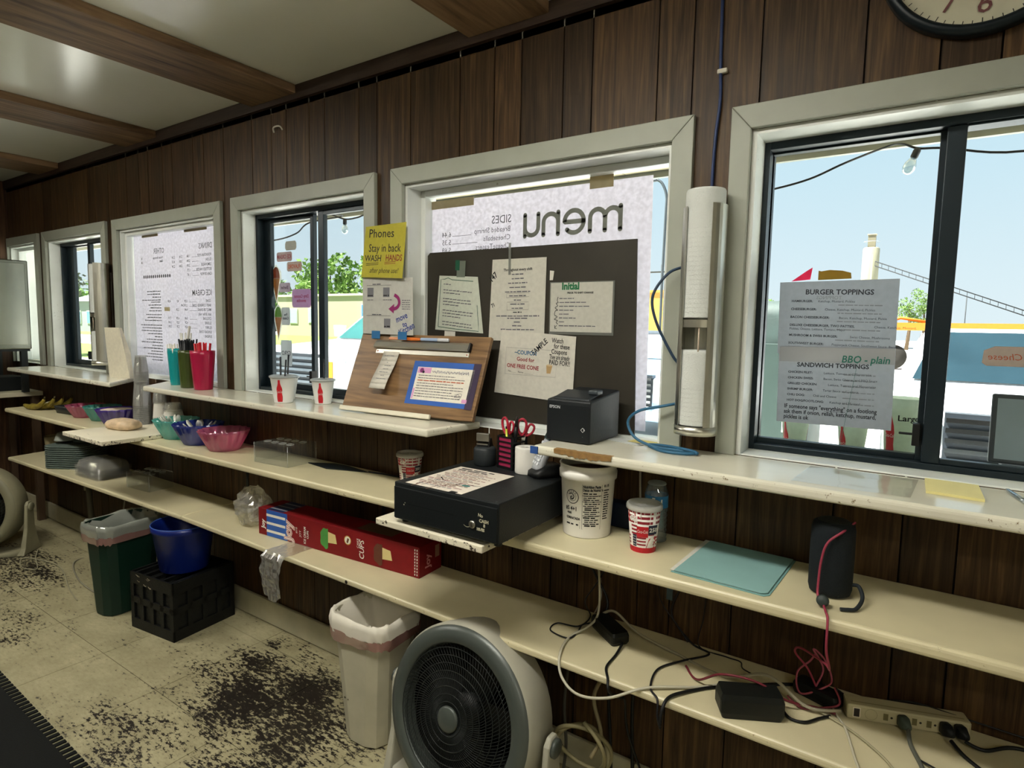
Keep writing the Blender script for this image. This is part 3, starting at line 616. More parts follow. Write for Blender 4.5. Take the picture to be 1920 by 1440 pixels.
# things at the back of the drawer
o = thing('paper_roll', 'white till paper roll standing on the cash drawer', 'paper roll', (-1.000, -.130, ZD))
MB().lathe([(.036, 0), (.0365, .002), (.0365, .078), (.036, .0795), (.0075, .0795), (.0065, .07)], 40, c1=False).build('roll', K('#dcdad3', .65), o); MB().lathe([(.0065, .072), (.0064, .0782)], 20).build('core', K('#2e2823', .7), o)
o = thing('tape_dispenser', 'grey drum-shaped tape dispenser with a chrome cutter', 'dispenser', (-1.165, -.125, ZD), .25)
MB().lathe([(.034, 0), (.037, .004), (.037, .052), (.031, .060), (.02, .062)], 32).build('drum', K('#23282b', .45), o)
MB().loft([[(-.022, -.018, .055), (.022, -.018, .055), (.022, .02, .055), (-.022, .02, .055)], [(-.02, -.012, .088), (.02, -.012, .088), (.02, .012, .088), (-.02, .012, .088)]], True, True, 0, False).build('head', M_BLACK, o, bev=.003)
MB().box(-.0215, .0225, -.024, -.0125, .080, .106).build('cutter', M_STEEL, o, bev=.002); MB().box(-.019, .019, -.0255, -.0245, .069, .073).build('blade', M_STEEL, o)
pc = thing('pen_cup', 'black and magenta mesh pen cup on the cash drawer', 'pen cup', (-1.072, -.105, ZD), -.2)
mm = MB(); q = .034
mm.box(-q, q, -q, q, 0, .004)
for z in (.0, .016, .032, .048, .064, .080, .096): mm.loft([rr(2 * q, 2 * q, .006, z + .004), rr(2 * q, 2 * q, .006, z + .0085)], False, False).loft([rr(2 * q - .003, 2 * q - .003, .006, z + .004), rr(2 * q - .003, 2 * q - .003, .006, z + .0085)], False, False)
for sx, sy in ((1, 1), (1, -1), (-1, 1), (-1, -1)): mm.box(sx * q - .006 * (sx > 0), sx * q + .006 * (sx < 0), sy * q - .006 * (sy > 0), sy * q + .006 * (sy < 0), .004, .104)
mm.build('mesh_cage', M_BLACK, pc)
MB().box(-.030, .0305, -.0308, -.0300, .006, .100).build('liner', K('#8f2347', .5), pc)
for z in range(6): MB().box(-.0353, -.0346, -.026, -.002, .010 + z * .0155, .020 + z * .0155).build('slot', K('#d9d7d0', .5), pc)
def scissors(label, loc, rot, col):
    s = thing('scissors', label, 'scissors', loc, 0, None, rot); 
    MB().tube(smooth_path([(-.006, 0, .1), (-.02, 0, .12), (-.021, 0, .143), (-.008, 0, .152), (.004, 0, .14), (.003, 0, .115)], 4, True), .0042, 8, closed=True).build('handle', col, s)
    MB().tube(smooth_path([(.008, .004, .1), (.026, .004, .113), (.030, .004, .132), (.018, .004, .139), (.010, .004, .125)], 4, True), .0038, 8, closed=True).build('handle', col, s)
    MB().xz([(-.005, .1), (.007, .1), (.003, .0), (.0, .0)], -.001, .001).build('blade', M_STEEL, s)
scissors('pair of scissors with round red handles in the pen cup', (-1.085, -.105, ZD + .006), (0, -.1, -.3), K('#a31f35', .4))
scissors('pair of scissors with small red handles beside the black pen', (-1.052, -.093, ZD + .006), (0.05, .12, .5), K('#a52a3c', .4))
o = thing('ball_pen', 'fat black pen sticking up out of the pen cup', 'pen', (-1.062, -.112, ZD + .006), 0, None, (.02, .08, 0))
MB().lathe([(.003, 0), (.0055, .01), (.006, .1), (.0062, .13)], 12).build('barrel', M_BLACK, o); MB().lathe([(.006, .1302), (.005, .15), (.002, .162)], 12).build('cap', K('#1a1214', .35), o)
o = thing('ball_pen', 'thin yellow-green pen in the pen cup', 'pen', (-1.078, -.118, ZD + .006), 0, None, (.04, -.05, 0)); MB().lathe([(.002, 0), (.0032, .01), (.0032, .12)], 8).build('barrel', K('#b9c23c', .4), o); MB().lathe([(.0028, .1202), (.0022, .128)], 8).build('cap', M_BLACK, o)
ph = thing('cordless_phone', 'silver grey cordless phone leaning in its black cradle', 'phone', (-.938, -.125, ZD), -.55)
MB().loft([rr(.085, .10, .02, .0), rr(.082, .096, .02, .016), rr(.06, .06, .02, .034, c=(0, .015))], True, True).build('cradle', M_BLACK, ph)
hsn = MB().loft([rr(.047, .020, .008, 0), rr(.05, .024, .01, .02), rr(.048, .022, .01, .09), rr(.044, .018, .008, .150)], True, True).build('handset', K('#a3a6ab', .4), ph, (-.004, -.030, .012), (-.42, .12, 0))
mk = MB()
for i in range(6):
    for j_ in range(3): mk.box(-.017 + j_ * .0125, -.007 + j_ * .0125, -.0145, -.0118, .022 + i * .013, .030 + i * .013)
mk.build('keypad', K('#c9ccd0', .4), hsn)
MB().box(-.017, .017, -.0135, -.0112, .105, .135).build('screen', K('#2c3a3a', .2), hsn)
o = MB().prism([(-.05, .0), (.07, -.03), (.09, .03), (-.02, .065)], 0, .0012).build('paper_slip', PAPER('#cfd2cf', .1)); o.location = (-.735, -.035, ZC + .0003); tag(o, 'grey printed slip beside the printer', 'paper')
o = MB().prism([(-.05, .0), (.06, -.02), (.07, .03), (-.04, .045)], 0, .0012).build('paper_slip', PAPER('#dcd08a', .1)); o.location = (-.665, -.025, ZC + .002); tag(o, 'yellow slip of paper beside the printer', 'paper')

# ---- white bucket
bk = thing('plastic_bucket', 'white plastic food bucket with a nutrition label', 'bucket', (-.785, -.135, ZM))
hb, rb, rt_ = .205, .068, .080
MB().loft([ring(r, z, 48) for r, z in ((rb - .004, .003), (rb, 0), (rb, .003), (rt_ - .003, hb * .80), (rt_ + .002, hb * .805), (rt_ + .003, hb * .90), (rt_ + .0005, hb * .905), (rt_, hb * .985), (rt_ + .003, hb * .99), (rt_ + .003, hb), (rt_ - .003, hb), (rt_ - .005, hb * .8), (rb - .003, .004))], True, True).build('bucket_body', K('#dedcd4', .4, coat=.15), bk)
MB().lathe([(.02, hb * .88), (rt_ - .006, hb * .89)], 32, c1=False).build('contents', K('#5d4638', .8), bk)
pr = PR(); BI = M_INK; random.seed(21)
pr.hoop(BI, -.048, .118, .0185, .0205, 1, 30); pr.hoop(BI, -.048, .118, .0118, .0128, 1, 26)
for i, ch in enumerate('CHARC-'):
    a = PI * .86 - i * 2 * PI / 13; pr.text(BI, ch, -.048 + .0142 * math.cos(a), .118 + .0142 * math.sin(a), .0048, 'CENTER', rot=a - PI / 2, bold=.0002)
pr.stroke(BI, [(-.057, .124), (-.049, .127), (-.042, .120), (-.046, .111), (-.053, .111), (-.051, .118), (-.046, .119)], .0026, 1, 4); pr.stroke(BI, [(-.055, .118), (-.05, .113), (-.043, .115)], .002, 1, 4)
pr.text(BI, '#5 4+1', -.072, .078, .017, sx=.8, bold=.0004); pr.text(BI, '4LBS', -.066, .068, .008, bold=.0004); pr.text(BI, 'CORINATADA', -.070, .053, .0095, sx=.75, bold=.0005); pr.words(BI, -.07, -.028, .036, .005)
for k_ in ((-.028, .0), (-.028, .0)): pass
pr.stroke(BI, [(-.024, .028), (-.024, .046), (-.07, .046)], .0006)
pr.text(BI, 'Nutrition Facts', -.016, .147, .0105, bold=.0005, sx=.75); pr.text(BI, 'Datos de Nutrición', -.016, .138, .0105, bold=.0005, sx=.66)
pr.stroke(BI, [(-.018, .028), (-.018, .156), (.036, .156), (.036, .028), (-.018, .028)], .0007, 1)
for i in range(17): pr.words(BI, -.015 + .004 * (i > 3 and i % 3 > 0), .033, .129 - i * .0058, .0032 if i % 4 else .0042, 2, .97 if i % 2 else .75)
for i in (1, 4, 11): pr.rect(BI, -.017, .035, .1255 - i * .0058 + .0045, .1262 - i * .0058 + .0054, 1, 6)
pr.text(BI, '0.15', .042, .149, .010, bold=.0004)
for i in range(13): pr.words(BI, .042, .062, .138 - i * .0068, .0036, 2, .9)
pr.build('print', bk, cylmap(rb, rt_ - .003, hb * .8, .0004, a0=-1.05))

# ---- flag cups
def flag_cup(loc, rb, rt_, h, label, a0):
    t = thing('paper_cup', label, 'cup', loc)
    MB().loft([ring(q_, z) for q_, z in ((rb - .003, .004), (rb, 0), (rb, .003), (rt_, h), (rt_ - .002, h), (rb - .002, .006))], True, True).build('cup_body', K('#e6e2da', .5), t)
    MB().lathe([(rt_ + .002, h - .010), (rt_ + .004, h - .008), (rt_ + .004, h + .001), (rt_ + .001, h + .006), (rt_ - .004, h + .004), (rt_ - .005, h - .001), (.006, h), (.004, h + .002)], 32).build('lid', GL('#e8e9e6', dif=.45, gloss=.12), t)
    pr = PR(); DR = K('#8d2230', .5, var=0); NV = K('#262a3d', .5, var=0); rm = (rb + rt_) / 2; c_ = 2 * PI * rm
    pr.rect(COKE, -c_ / 2, c_ / 2, 0, h * .12, 1, 24)
    for k_ in range(-2, 3):
        x0 = k_ * c_ / 5
        for j_ in range(3): pr.rect(DR, x0 - c_ * .062, x0 + c_ * .10, h * (.65 + .11 * j_), h * (.71 + .11 * j_), 1, 3); pr.rect(DR, x0 - c_ * .07, x0 + c_ * .035, h * (.17 + .075 * j_), h * (.205 + .075 * j_), 1, 3)
        for j_ in range(3): pr.rect(DR, x0 + c_ * .06, x0 + c_ * .135, h * (.4 + .085 * j_), h * (.445 + .085 * j_), 1, 2)
    pr.rect(COKE, -c_ * .07, c_ * .055, h * .36, h * .60, 3, 3); pr.text(P_WH, 'Coca-Cola', -c_ * .008, h * .455, h * .10, 'CENTER', shear=.25, sx=.52, l=5)
    pr.rect(NV, c_ * .056, c_ * .17, h * .42, h * .63, 3, 3); pr.text(P_WH, '250', c_ * .065, h * .48, h * .13, l=5, bold=.0004)
    pr.rect(NV, -c_ * .125, -c_ * .075, h * .14, h * .40, 2, 2)
    for i in range(3):
        for j_ in range(4): pr.disc(P_WH, -c_ * .118 + i * c_ * .017, h * (.18 + .06 * j_), .0012, 4, 6)
    pr.poly(COKE, [(c_ * .03, h * .08), (c_ * .16, h * .08), (c_ * .16, h * .38), (c_ * .07, h * .33)], 3); pr.text(P_WH, 'Co', c_ * .045, h * .13, h * .24, shear=.35, l=5, bold=.0007)
    pr.poly(COKE, [(-c_ * .19, h * .64), (-c_ * .075, h * .66), (-c_ * .085, h * .93), (-c_ * .19, h * .93)], 3); pr.text(P_WH, "ca'", -c_ * .17, h * .70, h * .24, shear=.3, l=5, bold=.0007)
    pr.build('print', t, cylmap(rb, rt_, h, .0004, a0=a0)); return t
flag_cup((-.597, -.170, ZM), .033, .044, .122, 'red and white striped paper cup with lid beside the white bucket', -1.22)
flag_cup((-1.575, -.045, ZM), .035, .047, .108, 'red striped paper cup with lid behind the cash drawer', -.72)
# ---- water bottle behind the cup
wb = thing('water_bottle', 'clear ribbed water bottle with a blue label', 'bottle', (-.600, -.075, ZM))
prof = [(.024, .002), (.031, .0), (.032, .004)] + [(.0315 if i % 2 else .0285, .008 + i * .007) for i in range(12)] + [(.032, .092), (.032, .135), (.030, .142), (.024, .158)]
MB().lathe(prof, 28, c1=False).build('bottle_body', GL('#dfe9ee', dif=.12, gloss=.12), wb); MB().lathe([(.0324, .096), (.0325, .130)], 28, c0=False, c1=False).build('label_band', K('#2f6f9e', .35), wb); MB().lathe([(.0245, .158), (.026, .160), (.024, .164), (.004, .164)], 24).build('lid', GL('#e6ecee', dif=.4), wb)
pr = PR(); pr.rect(P_WH, -.012, -.004, .100, .126); pr.rect(P_WH, .012, .016, .104, .122); pr.build('print', wb, cylmap(.0324, .0324, 1, .0005, a0=-1.2))
s_ = MB().tube([(0, 0, 0), (-.004, -.012, .19)], .003, 7).build('drinking_straw', K('#9a958a', .5)); s_.location = (-.652, -.052, ZM + .0003); tag(s_, 'thin grey straw propped behind the striped cup', 'straw')
o = MB().box(-.075, .075, -.02, .02, 0, .075).build('storage_box', K('#16233a', .5), bev=.004); o.location = (-.685, -.030, ZM + .0003); tag(o, 'navy blue box pushed to the wall behind the bucket', 'box')
# ---- teal folder with a paper inside
fo = thing('paper_folder', 'teal paper folder lying on the middle shelf', 'folder', (-.366, -.155, ZM), -.03)
MB().prism([(-.112, -.125), (.105, -.128), (.115, -.115), (.118, .145), (-.106, .147)], .0003, .0016).build('back_cover', K('#7aa3a1', .65), fo)
MB().prism([(-.117, -.117), (.095, -.12), (.1, .146), (-.117, .148)], .0018, .0032).build('sheet', PAPER('#d8d5cb', .1), fo)
MB().prism([(-.106, -.120), (.098, -.122), (.110, -.112), (.112, .143), (-.103, .146)], .0034, .005).build('front_cover', K('#86adab', .6), fo)
# ---- speaker
sp_ = thing('portable_speaker', 'dark portable speaker standing on end on the middle shelf', 'speaker', (-.148, -.168, ZM))
MB().loft([ring(.034, 0, 40), ring(.042, .004, 40), ring(.045, .016, 40), ring(.0455, .09, 40), ring(.045, .150, 40), ring(.042, .162, 40), ring(.034, .167, 40)], True, True).build('speaker_body', K('#0f171c', .8, bump=.8, bs=700), sp_)
MB().lathe([(.033, .1672), (.031, .1690), (.02, .1694)], 32).build('end_cap', K('#0a1014', .5), sp_); MB().lathe([(.03, .0), (.0335, -.0002)], 20).build('end_ring', M_BLACK, sp_)
MB().tube(smooth_path([(.044, -.005, .03), (.058, -.012, .032), (.068, -.04, .018), (.060, -.075, .006), (.045, -.088, .005), (.032, -.094, .0045)], 6), .0042, 8).build('strap', K('#20262a', .7), sp_)
pk = MB().tube(smooth_path([(-.108, -.150, 1.025), (-.125, -.205, 1.016), (-.152, -.222, .99), (-.162, -.224, .95), (-.165, -.226, .90), (-.163, -.236, .872), (-.150, -.262, .868), (-.139, -.30, .866), (-.132, -.326, .86), (-.130, -.332, .80), (-.125, -.30, .745), (-.14, -.25, .73), (-.20, -.17, .71), (-.215, -.13, .675), (-.19, -.1, .63), (-.17, -.09, .585)], 8), .0026, 7)
pk = pk.build('charging_cable', K('#96364a', .5)); tag(pk, 'thin red charging cable draped over the speaker and down', 'cable')
MB().lathe([(.010, -.008), (.0125, -.004), (.0125, .006), (.009, .009)], 18, T=Matrix.Translation((-.150, -.263, .8735)) @ Matrix.Rotation(1.1, 4, 'X')).build('cable_toggle', K('#2d3532', .5), pk)

# ---- right end of the counter
o = MB().prism([(.017, -.155), (.115, -.164), (.112, -.025), (.014, -.021)], 0, .006).build('note_pad', K('#ddd393', .7)); o.location = (0, 0, ZC + .0002); tag(o, 'pale yellow square note pad on the counter', 'note pad')
o = thing('ball_pen', 'silver pen lying beside the yellow note pad', 'pen', (.160, -.028, ZC + .0052), 0, None, (PI / 2, 0, .2))
MB().lathe([(.001, -.004), (.004, .010), (.0045, .05), (.0045, .10)], 12).build('barrel', K('#aab4bb', .25, .9), o); MB().lathe([(.0048, .1002), (.0048, .13), (.003, .134)], 12).build('cap', K('#d9dfe3', .25, .5), o)
sl = MB(); n = 10; rg = random.Random(5)
for j_ in range(n):
    for i in range(n):
        pass
vs = [(-.234 + .225 * i / n + .012 * j_ / n, -.228 + .2 * j_ / n, .0012 + .0016 * rg.random()) for j_ in range(n + 1) for i in range(n + 1)]
sl.add(vs, [(j_ * (n + 1) + i, j_ * (n + 1) + i + 1, (j_ + 1) * (n + 1) + i + 1, (j_ + 1) * (n + 1) + i) for j_ in range(n) for i in range(n)], 0, True)
o = sl.build('plastic_sleeve', GL('#fdfdfd', gloss=.16, rough=.1, dif=.03)); o.location = (0, 0, ZC); tag(o, 'crinkled clear plastic sleeve lying flat on the counter', 'sleeve')
# ---- clock
ck = thing('wall_clock', 'round black wall clock with a cream face high above the window', 'clock', (.047, -.001, 2.276))
T_ = Matrix.Rotation(PI / 2, 4, 'X')
MB().lathe([(.168, 0), (.195, .006), (.194, .028), (.185, .040), (.175, .034), (.172, .016)], 64, c0=True, c1=False, T=T_).build('rim', K('#101a20', .4), ck)
MB().lathe([(.10, .008), (.1735, .0105)], 48, c0=True, c1=False, T=T_).build('face', K('#cfccb4', .6), ck)
pr = PR(); CI = K('#6a3f3f', .6, var=0)
for n_ in range(1, 13):
    a = PI / 2 - n_ * PI / 6; pr.text(CI, str(n_), .126 * math.cos(a), .126 * math.sin(a) - .021, .060, 'CENTER', shear=.15, l=1)
for i in range(60):
    a = i * PI / 30; r1 = .157 if i % 5 == 0 else .160; pr.stroke(M_INK, [(r1 * math.cos(a), r1 * math.sin(a)), (.168 * math.cos(a), .168 * math.sin(a))], .0016)
pr.build('numerals', ck, lambda a, b_, l: (a, -.0108 - .0004 * l, b_))
for nm, a, ln in (('hour_hand', 1.1, .08), ('minute_hand', 2.4, .125)): MB().xz([(-.004, -.02), (.004, -.02), (.002, ln), (-.002, ln)], -.0155, -.0135).build(nm, M_BLACK, ck, rot=(0, a, 0))
hk = MB().tube(smooth_path([(-.03, -.004, -.01), (-.024, -.012, .006), (0, -.014, .010), (.024, -.012, .006), (.03, -.004, -.008)], 4), .0035, 7).build('wall_hook', K('#cfcabb', .5)); hk.location = (-2.405, 0, 2.285); tag(hk, 'small white bent hook high on the panelling', 'hook')
# ---- cup dispensers
def dispenser(loc, label, gaps, full=True):
    t = thing('cup_dispenser', label, 'cup dispenser', loc); r = .056; h = .60
    def shell(a0, a1, z0, z1, rr_=r, th=.0018, n=14):
        mb = MB(); A = [a0 + (a1 - a0) * i / n for i in range(n + 1)]
        lp = lambda z: [(rr_ * math.cos(a), rr_ * math.sin(a), z) for a in A] + [((rr_ - th) * math.cos(a), (rr_ - th) * math.sin(a), z) for a in A[::-1]]
        return mb.loft([lp(z0), lp(z1)], True, True, 0, False)
    st = K('#c9c8bd', .3, 1.0)
    shell(-PI * .30, PI * .5, .0, h).build('side_shell', st, t); shell(PI * .5, PI * 1.30, .0, h - .004).build('side_shell', st, t)
    MB().lathe([(.030, .0), (r + .001, .0), (r + .001, .024), (r - .004, .024), (r - .005, .004)], 36).build('bottom_ring', st, t)
    MB().box(-.02, .02, .054, .0585, .05, .55).build('wall_plate', st, t)
    if full:
        MB().lathe([(r - .003, .285), (r - .003, .305)], 36, c0=False, c1=False).build('inner_ring', st, t); MB().tube([(.012, -.046, .215), (.012, -.046, .288)], .002, 8).build('rod', K('#d9c7b4', .4), t)
    for k_, (z0, z1) in enumerate(gaps):
        c0 = None; z = z0; i = 0
        while z < z1:
            if c0 is None:
                c0 = MB().loft([ring(.042, 0, 36), ring(.048, .001, 36), ring(.0502, .006, 36), ring(.0503, .012, 36), ring(.0506, .098, 36), ring(.0507, .1025, 36), ring(.0505, .104, 36), ring(.049, .104, 36), ring(.042, .006, 36)], True, True).build('foam_cup', K('#cfd3cf', .7, bump=.6, bs=260)); o = c0
            else: o = c0.copy(); COL.objects.link(o)
            o.location = (loc[0], loc[1], loc[2] + z + .104); o.rotation_euler = (PI, 0, 0); tag(o, 'white foam cup in the %s half of the %s' % (('upper', 'lower')[k_], label), 'cup', 'foam cups in the %s half of the %s' % (('upper', 'lower')[k_], label)); z += .012; i += 1
    return t
dispenser((-.505, -.062, 1.170), 'steel dispenser between the large windows', [(.31, .55), (.026, .125)])
dispenser((-4.075, -.062, 1.172), 'steel dispenser beside the far sliding window', [(.31, .50), (.026, .10)])
# ================================================================== middle and bottom shelf, floor
def bowl(loc, rb, rt_, h, mat, label, rot=0.0):
    t = thing('plastic_bowl', label, 'bowl', loc, rot); n = 80; nf = 16
    lp = [ring(rb * .9, .0, n), ring(rb, .002, n)] + [ring(rb + (rt_ - rb) * k_ ** .9, .004 + (h - .004) * k_, n, fl=.0065 * k_, nf=nf) for k_ in (.15, .4, .65, .85, 1)]
    lp += [ring(rb - .002 + (rt_ - rb) * k_ ** .9, .005 + (h - .004) * k_, n, fl=.0065 * k_, nf=nf) for k_ in (.99, .7, .4, .1)]
    MB().loft(lp, True, True).build('bowl_body', mat, t); return t
def spoon_mesh(ln=.14, wd=.011):
    mb = MB(); L = []
    for k_ in range(9):
        x = k_ / 8; hw = wd if x > .72 else wd * (.45 + .2 * x); hw *= (1 - max(0, (x - .9) / .1) * .6); zz = -.003 * math.sin(max(0, (x - .68) / .32) * PI)
        L.append([(-hw, zz, x * ln), (hw, zz, x * ln), (hw, zz + .0015, x * ln), (-hw, zz + .0015, x * ln)])
    return mb.loft(L, True, True)
SP = K('#d8d8d0', .35); spn = None
def spoons(loc, n, r, label, grp, seed):
    global spn
    rg = random.Random(seed)
    for i in range(n):
        if spn is None: spn = spoon_mesh().build('plastic_spoon', SP); o = spn
        else: o = spn.copy(); COL.objects.link(o)
        a = rg.uniform(0, 2 * PI); o.location = (loc[0] + r * .25 * math.cos(a + PI), loc[1] + r * .25 * math.sin(a + PI), loc[2] + .008)
        o.rotation_euler = Vector((math.cos(a), math.sin(a), rg.uniform(.8, 1.5))).to_track_quat('Z', 'Y').to_euler(); tag(o, label, 'spoon', grp)
BT = lambda h: GL(h, dif=.55, gloss=.10)
bowl((-3.085, -.14, ZM), .058, .101, .098, BT('#8fe3dd'), 'light teal fluted bowl of spoons on the middle shelf'); spoons((-3.085, -.14, ZM), 9, .08, 'white plastic spoon standing in the light teal bowl', 'spoons in the light teal bowl', 2)
bowl((-2.868, -.145, ZM), .066, .110, .100, BT('#4a5fc0'), 'dark blue fluted bowl of spoons on the middle shelf'); spoons((-2.865, -.145, ZM), 6, .09, 'white plastic spoon standing in the dark blue bowl', 'spoons in the dark blue bowl', 4)
bowl((-2.644, -.147, ZM), .066, .108, .094, BT('#e58ab0'), 'pink fluted bowl of cone sleeves on the middle shelf')
cn = None; rg = random.Random(5)
for i in range(9):
    if cn is None: cn = MB().lathe([(.001, .0), (.014, .05), (.0135, .05)], 14, c1=False).build('cone_sleeve', PAPER('#e2d7d2', .2)); o = cn
    else: o = cn.copy(); COL.objects.link(o)
    a = i * 2 * PI / 9; o.location = (-2.644 + .040 * math.cos(a), -.145 + .040 * math.sin(a), ZM + .060); o.rotation_euler = (PI + rg.uniform(-.2, .2), rg.uniform(-.2, .2), 0); tag(o, 'small white paper cone upside down in the pink bowl', 'cone sleeve', 'paper cones in the pink bowl')
bowl((-4.150, -.135, ZM), .062, .098, .074, BT('#d9709a'), 'deep pink fluted bowl on the far end of the middle shelf')
bowl((-3.948, -.125, ZM), .058, .092, .084, BT('#5fc2b8'), 'teal green fluted bowl between the far pink and purple bowls')
bowl((-3.748, -.135, ZM), .062, .098, .088, BT('#6a4fbf'), 'purple fluted bowl of flour beside the wrapped bread')
o = MB().lathe([(.03, .078), (.06, .08), (.078, .0825)], 24, c1=False).build('flour', K('#cdb9ae', .9)); o.location = (-3.748, -.135, ZM); tag(o, 'pale flour filling the purple bowl', 'flour', kind='stuff')
br = MB(); rg = random.Random(9)
br.loft([[(x * sc_ + .004 * rg.uniform(-1, 1), y * sc_ + .004 * rg.uniform(-1, 1), z) for x, y, _ in rr(.19, .11, .045, 0, 6)] for sc_, z in ((.75, 0), (.97, .010), (1, .025), (.9, .042), (.55, .052), (.2, .055))], True, True)
o = br.build('wrapped_bread', K('#cbb394', .35, var=.25, ns=30)); o.location = (-3.42, -.24, .8803); o.rotation_euler = (0, 0, .2); tag(o, 'plastic wrapped tan bread on the jutting white board', 'bread')
# nested cups
def cup_pile(loc, rb, rt_, h, n, step, mat, label, grp, inv=False):
    c0 = None
    for i in range(n):
        if c0 is None:
            c0 = MB().loft([ring(rb, 0, 24), ring(rt_, h, 24), ring(rt_ + .0015, h, 24), ring(rt_ + .0015, h + .002, 24), ring(rt_ - .001, h + .002, 24), ring(rb - .001, .001, 24)], True, False).build('plastic_cup', mat); o = c0
        else: o = c0.copy(); COL.objects.link(o)
        o.location = (loc[0], loc[1], loc[2] + i * step + (h if inv else 0)); o.rotation_euler = (PI if inv else 0, 0, 0); tag(o, label, 'cup', grp)
CC = GL('#fdfdfb', dif=.11, gloss=.06)
cup_pile((-3.52, -.10, ZM), .036, .046, .118, 13, .0105, CC, 'clear plastic cup in the tall stack behind the bread', 'clear cups in the tall stack', True)
cup_pile((-3.52, -.10, ZM + .247), .026, .036, .085, 8, .009, CC, 'clear plastic cup in the narrow stack on top of the tall one', 'clear cups in the narrow upper stack', True)
FC = K('#d5d2c8', .55)
cup_pile((-3.43, -.05, ZM), .030, .036, .075, 8, .009, FC, 'white paper cup in the slim stack behind the teal bowl', 'white cups in the slim stack', True)
cup_pile((-3.43, -.05, ZM + .139), .026, .034, .07, 3, .009, CC, 'clear cup capping the slim white stack', 'clear cups on the slim white stack', True)
cup_pile((-3.29, -.05, ZM), .042, .052, .05, 7, .010, FC, 'white paper bowl in the wide stack behind the teal bowl', 'white bowls in the wide stack', True)
cup_pile((-3.29, -.05, ZM + .111), .036, .048, .03, 2, .010, CC, 'clear lid on the wide white stack', 'clear lids on the wide white stack', True)
# clear acrylic racks
AC = GL('#fafcfc', gloss=.04, dif=.03)
def acrylic(loc, w_, d_, h_, label, rz, holes=True):
    t = thing('acrylic_stand', label, 'stand', loc, rz)
    for nm, q in (('side', (-w_ / 2, -w_ / 2 + .003, -d_ / 2, d_ / 2, 0, h_ - .0033)), ('side', (w_ / 2 - .003, w_ / 2, -d_ / 2, d_ / 2, 0, h_ - .0033)), ('front_panel', (-w_ / 2 + .0033, w_ / 2 - .0033, -d_ / 2, -d_ / 2 + .003, 0, h_ - .0033))): MB().box(*q).build(nm, AC, t)
    tp = MB().box(-w_ / 2, w_ / 2, -d_ / 2, d_ / 2, h_ - .003, h_).build('top', AC, t)
    for i in range(4):
        for j_ in range(2): MB().tube([(-w_ * .34 + i * w_ * .226 + .015 * math.cos(a), -d_ * .22 + j_ * d_ * .44 + .015 * math.sin(a), h_ + .0006) for a in [k_ * PI / 8 for k_ in range(16)]], .0012, 5, closed=True).build('hole_rim', GL('#f5f7f7', dif=.5, gloss=.2), tp)
    for x in (-w_ / 2, w_ / 2):
        for y in (-d_ / 2,): MB().tube([(x, y, 0.001), (x, y, h_)], .0011, 5).build('edge_glint', GL('#f5f7f7', dif=.5, gloss=.2), t)
acrylic((-2.22, -.125, ZM), .205, .15, .085, 'clear acrylic cone stand on the middle shelf', .08)
acrylic((-3.40, -.13, ZL), .20, .13, .085, 'clear acrylic cone stand on the bottom shelf', .1)
o = MB().prism([(-.16, -.03), (-.02, -.05), (.09, -.012), (.16, .012), (.02, .035), (-.06, .03)], 0, .004).build('black_pouch', K('#0e1518', .5), bev=.0015); o.location = (-1.96, -.058, ZM + .0003); tag(o, 'flat black pouch lying at the back of the middle shelf', 'pouch')
cab = lambda label, pts, r, col, name='cable', sub=8: tag(MB().tube(smooth_path(pts, sub), r, 7).build(name, K(col, .45)), label, 'cable')
cab('black cable running along the back of the middle shelf', [(-1.80, -.045, ZM + .004), (-1.7, -.03, ZM + .004), (-1.5, -.025, ZM + .004), (-1.32, -.02, ZM + .004)], .0032, '#101214')
# bananas
bn = None
for i, (x, y, rz, ry) in enumerate(((-4.66, -.185, .30, 0), (-4.645, -.147, .36, .12), (-4.63, -.108, .42, .2), (-4.675, -.225, .22, -.1))):
    if bn is None:
        P = [(-.10, 0, .028), (-.085, 0, .022), (-.05, .0, .017), (0, .004, .018), (.05, .0, .030), (.085, 0, .052), (.103, 0, .074), (.112, 0, .09)]
        bn = thing('banana', '', 'banana'); MB().tube(smooth_path(P[:7], 4), [.005 + .0125 * math.sin(PI * min(1, max(0, (k_ + 1.5) / 27))) for k_ in range(25)], 8).build('peel', K('#84742c', .5, var=.3, ns=40), bn); MB().tube(P[6:], [.0055, .0045], 7).build('stalk', K('#4a4020', .6), bn); o = bn
    else: o = copy_tree(bn)
    o.location = (x, y, ZM + .0015); o.rotation_euler = (0, 0, rz); tag(o, ('spotted yellow banana at the front of the bunch', 'second banana in the bunch from the front', 'third banana in the bunch from the front', 'banana lying nearest the shelf edge')[i], 'banana', 'bananas on the far shelf')
tr = MB().loft([rr(.20, .13, .012, 0), rr(.22, .15, .014, .045), rr(.214, .144, .012, .045), rr(.194, .124, .01, .004)], True, True); o = tr.build('baking_tray', K('#1c1f22', .45)); o.location = (-4.36, -.11, ZM + .0003); o.rotation_euler = (0, 0, .1); tag(o, 'dark oblong tray beside the bananas', 'tray')
o = MB().loft([rr(.03, .12, .012, 0), rr(.034, .13, .014, .016), rr(.02, .11, .008, .026)], True, True).build('paper_bundle', K('#b9b6aa', .6)); o.location = (-4.86, -.075, ZM + .0005); o.rotation_euler = (0, 0, .9); tag(o, 'folded white cloth behind the bananas', 'cloth')
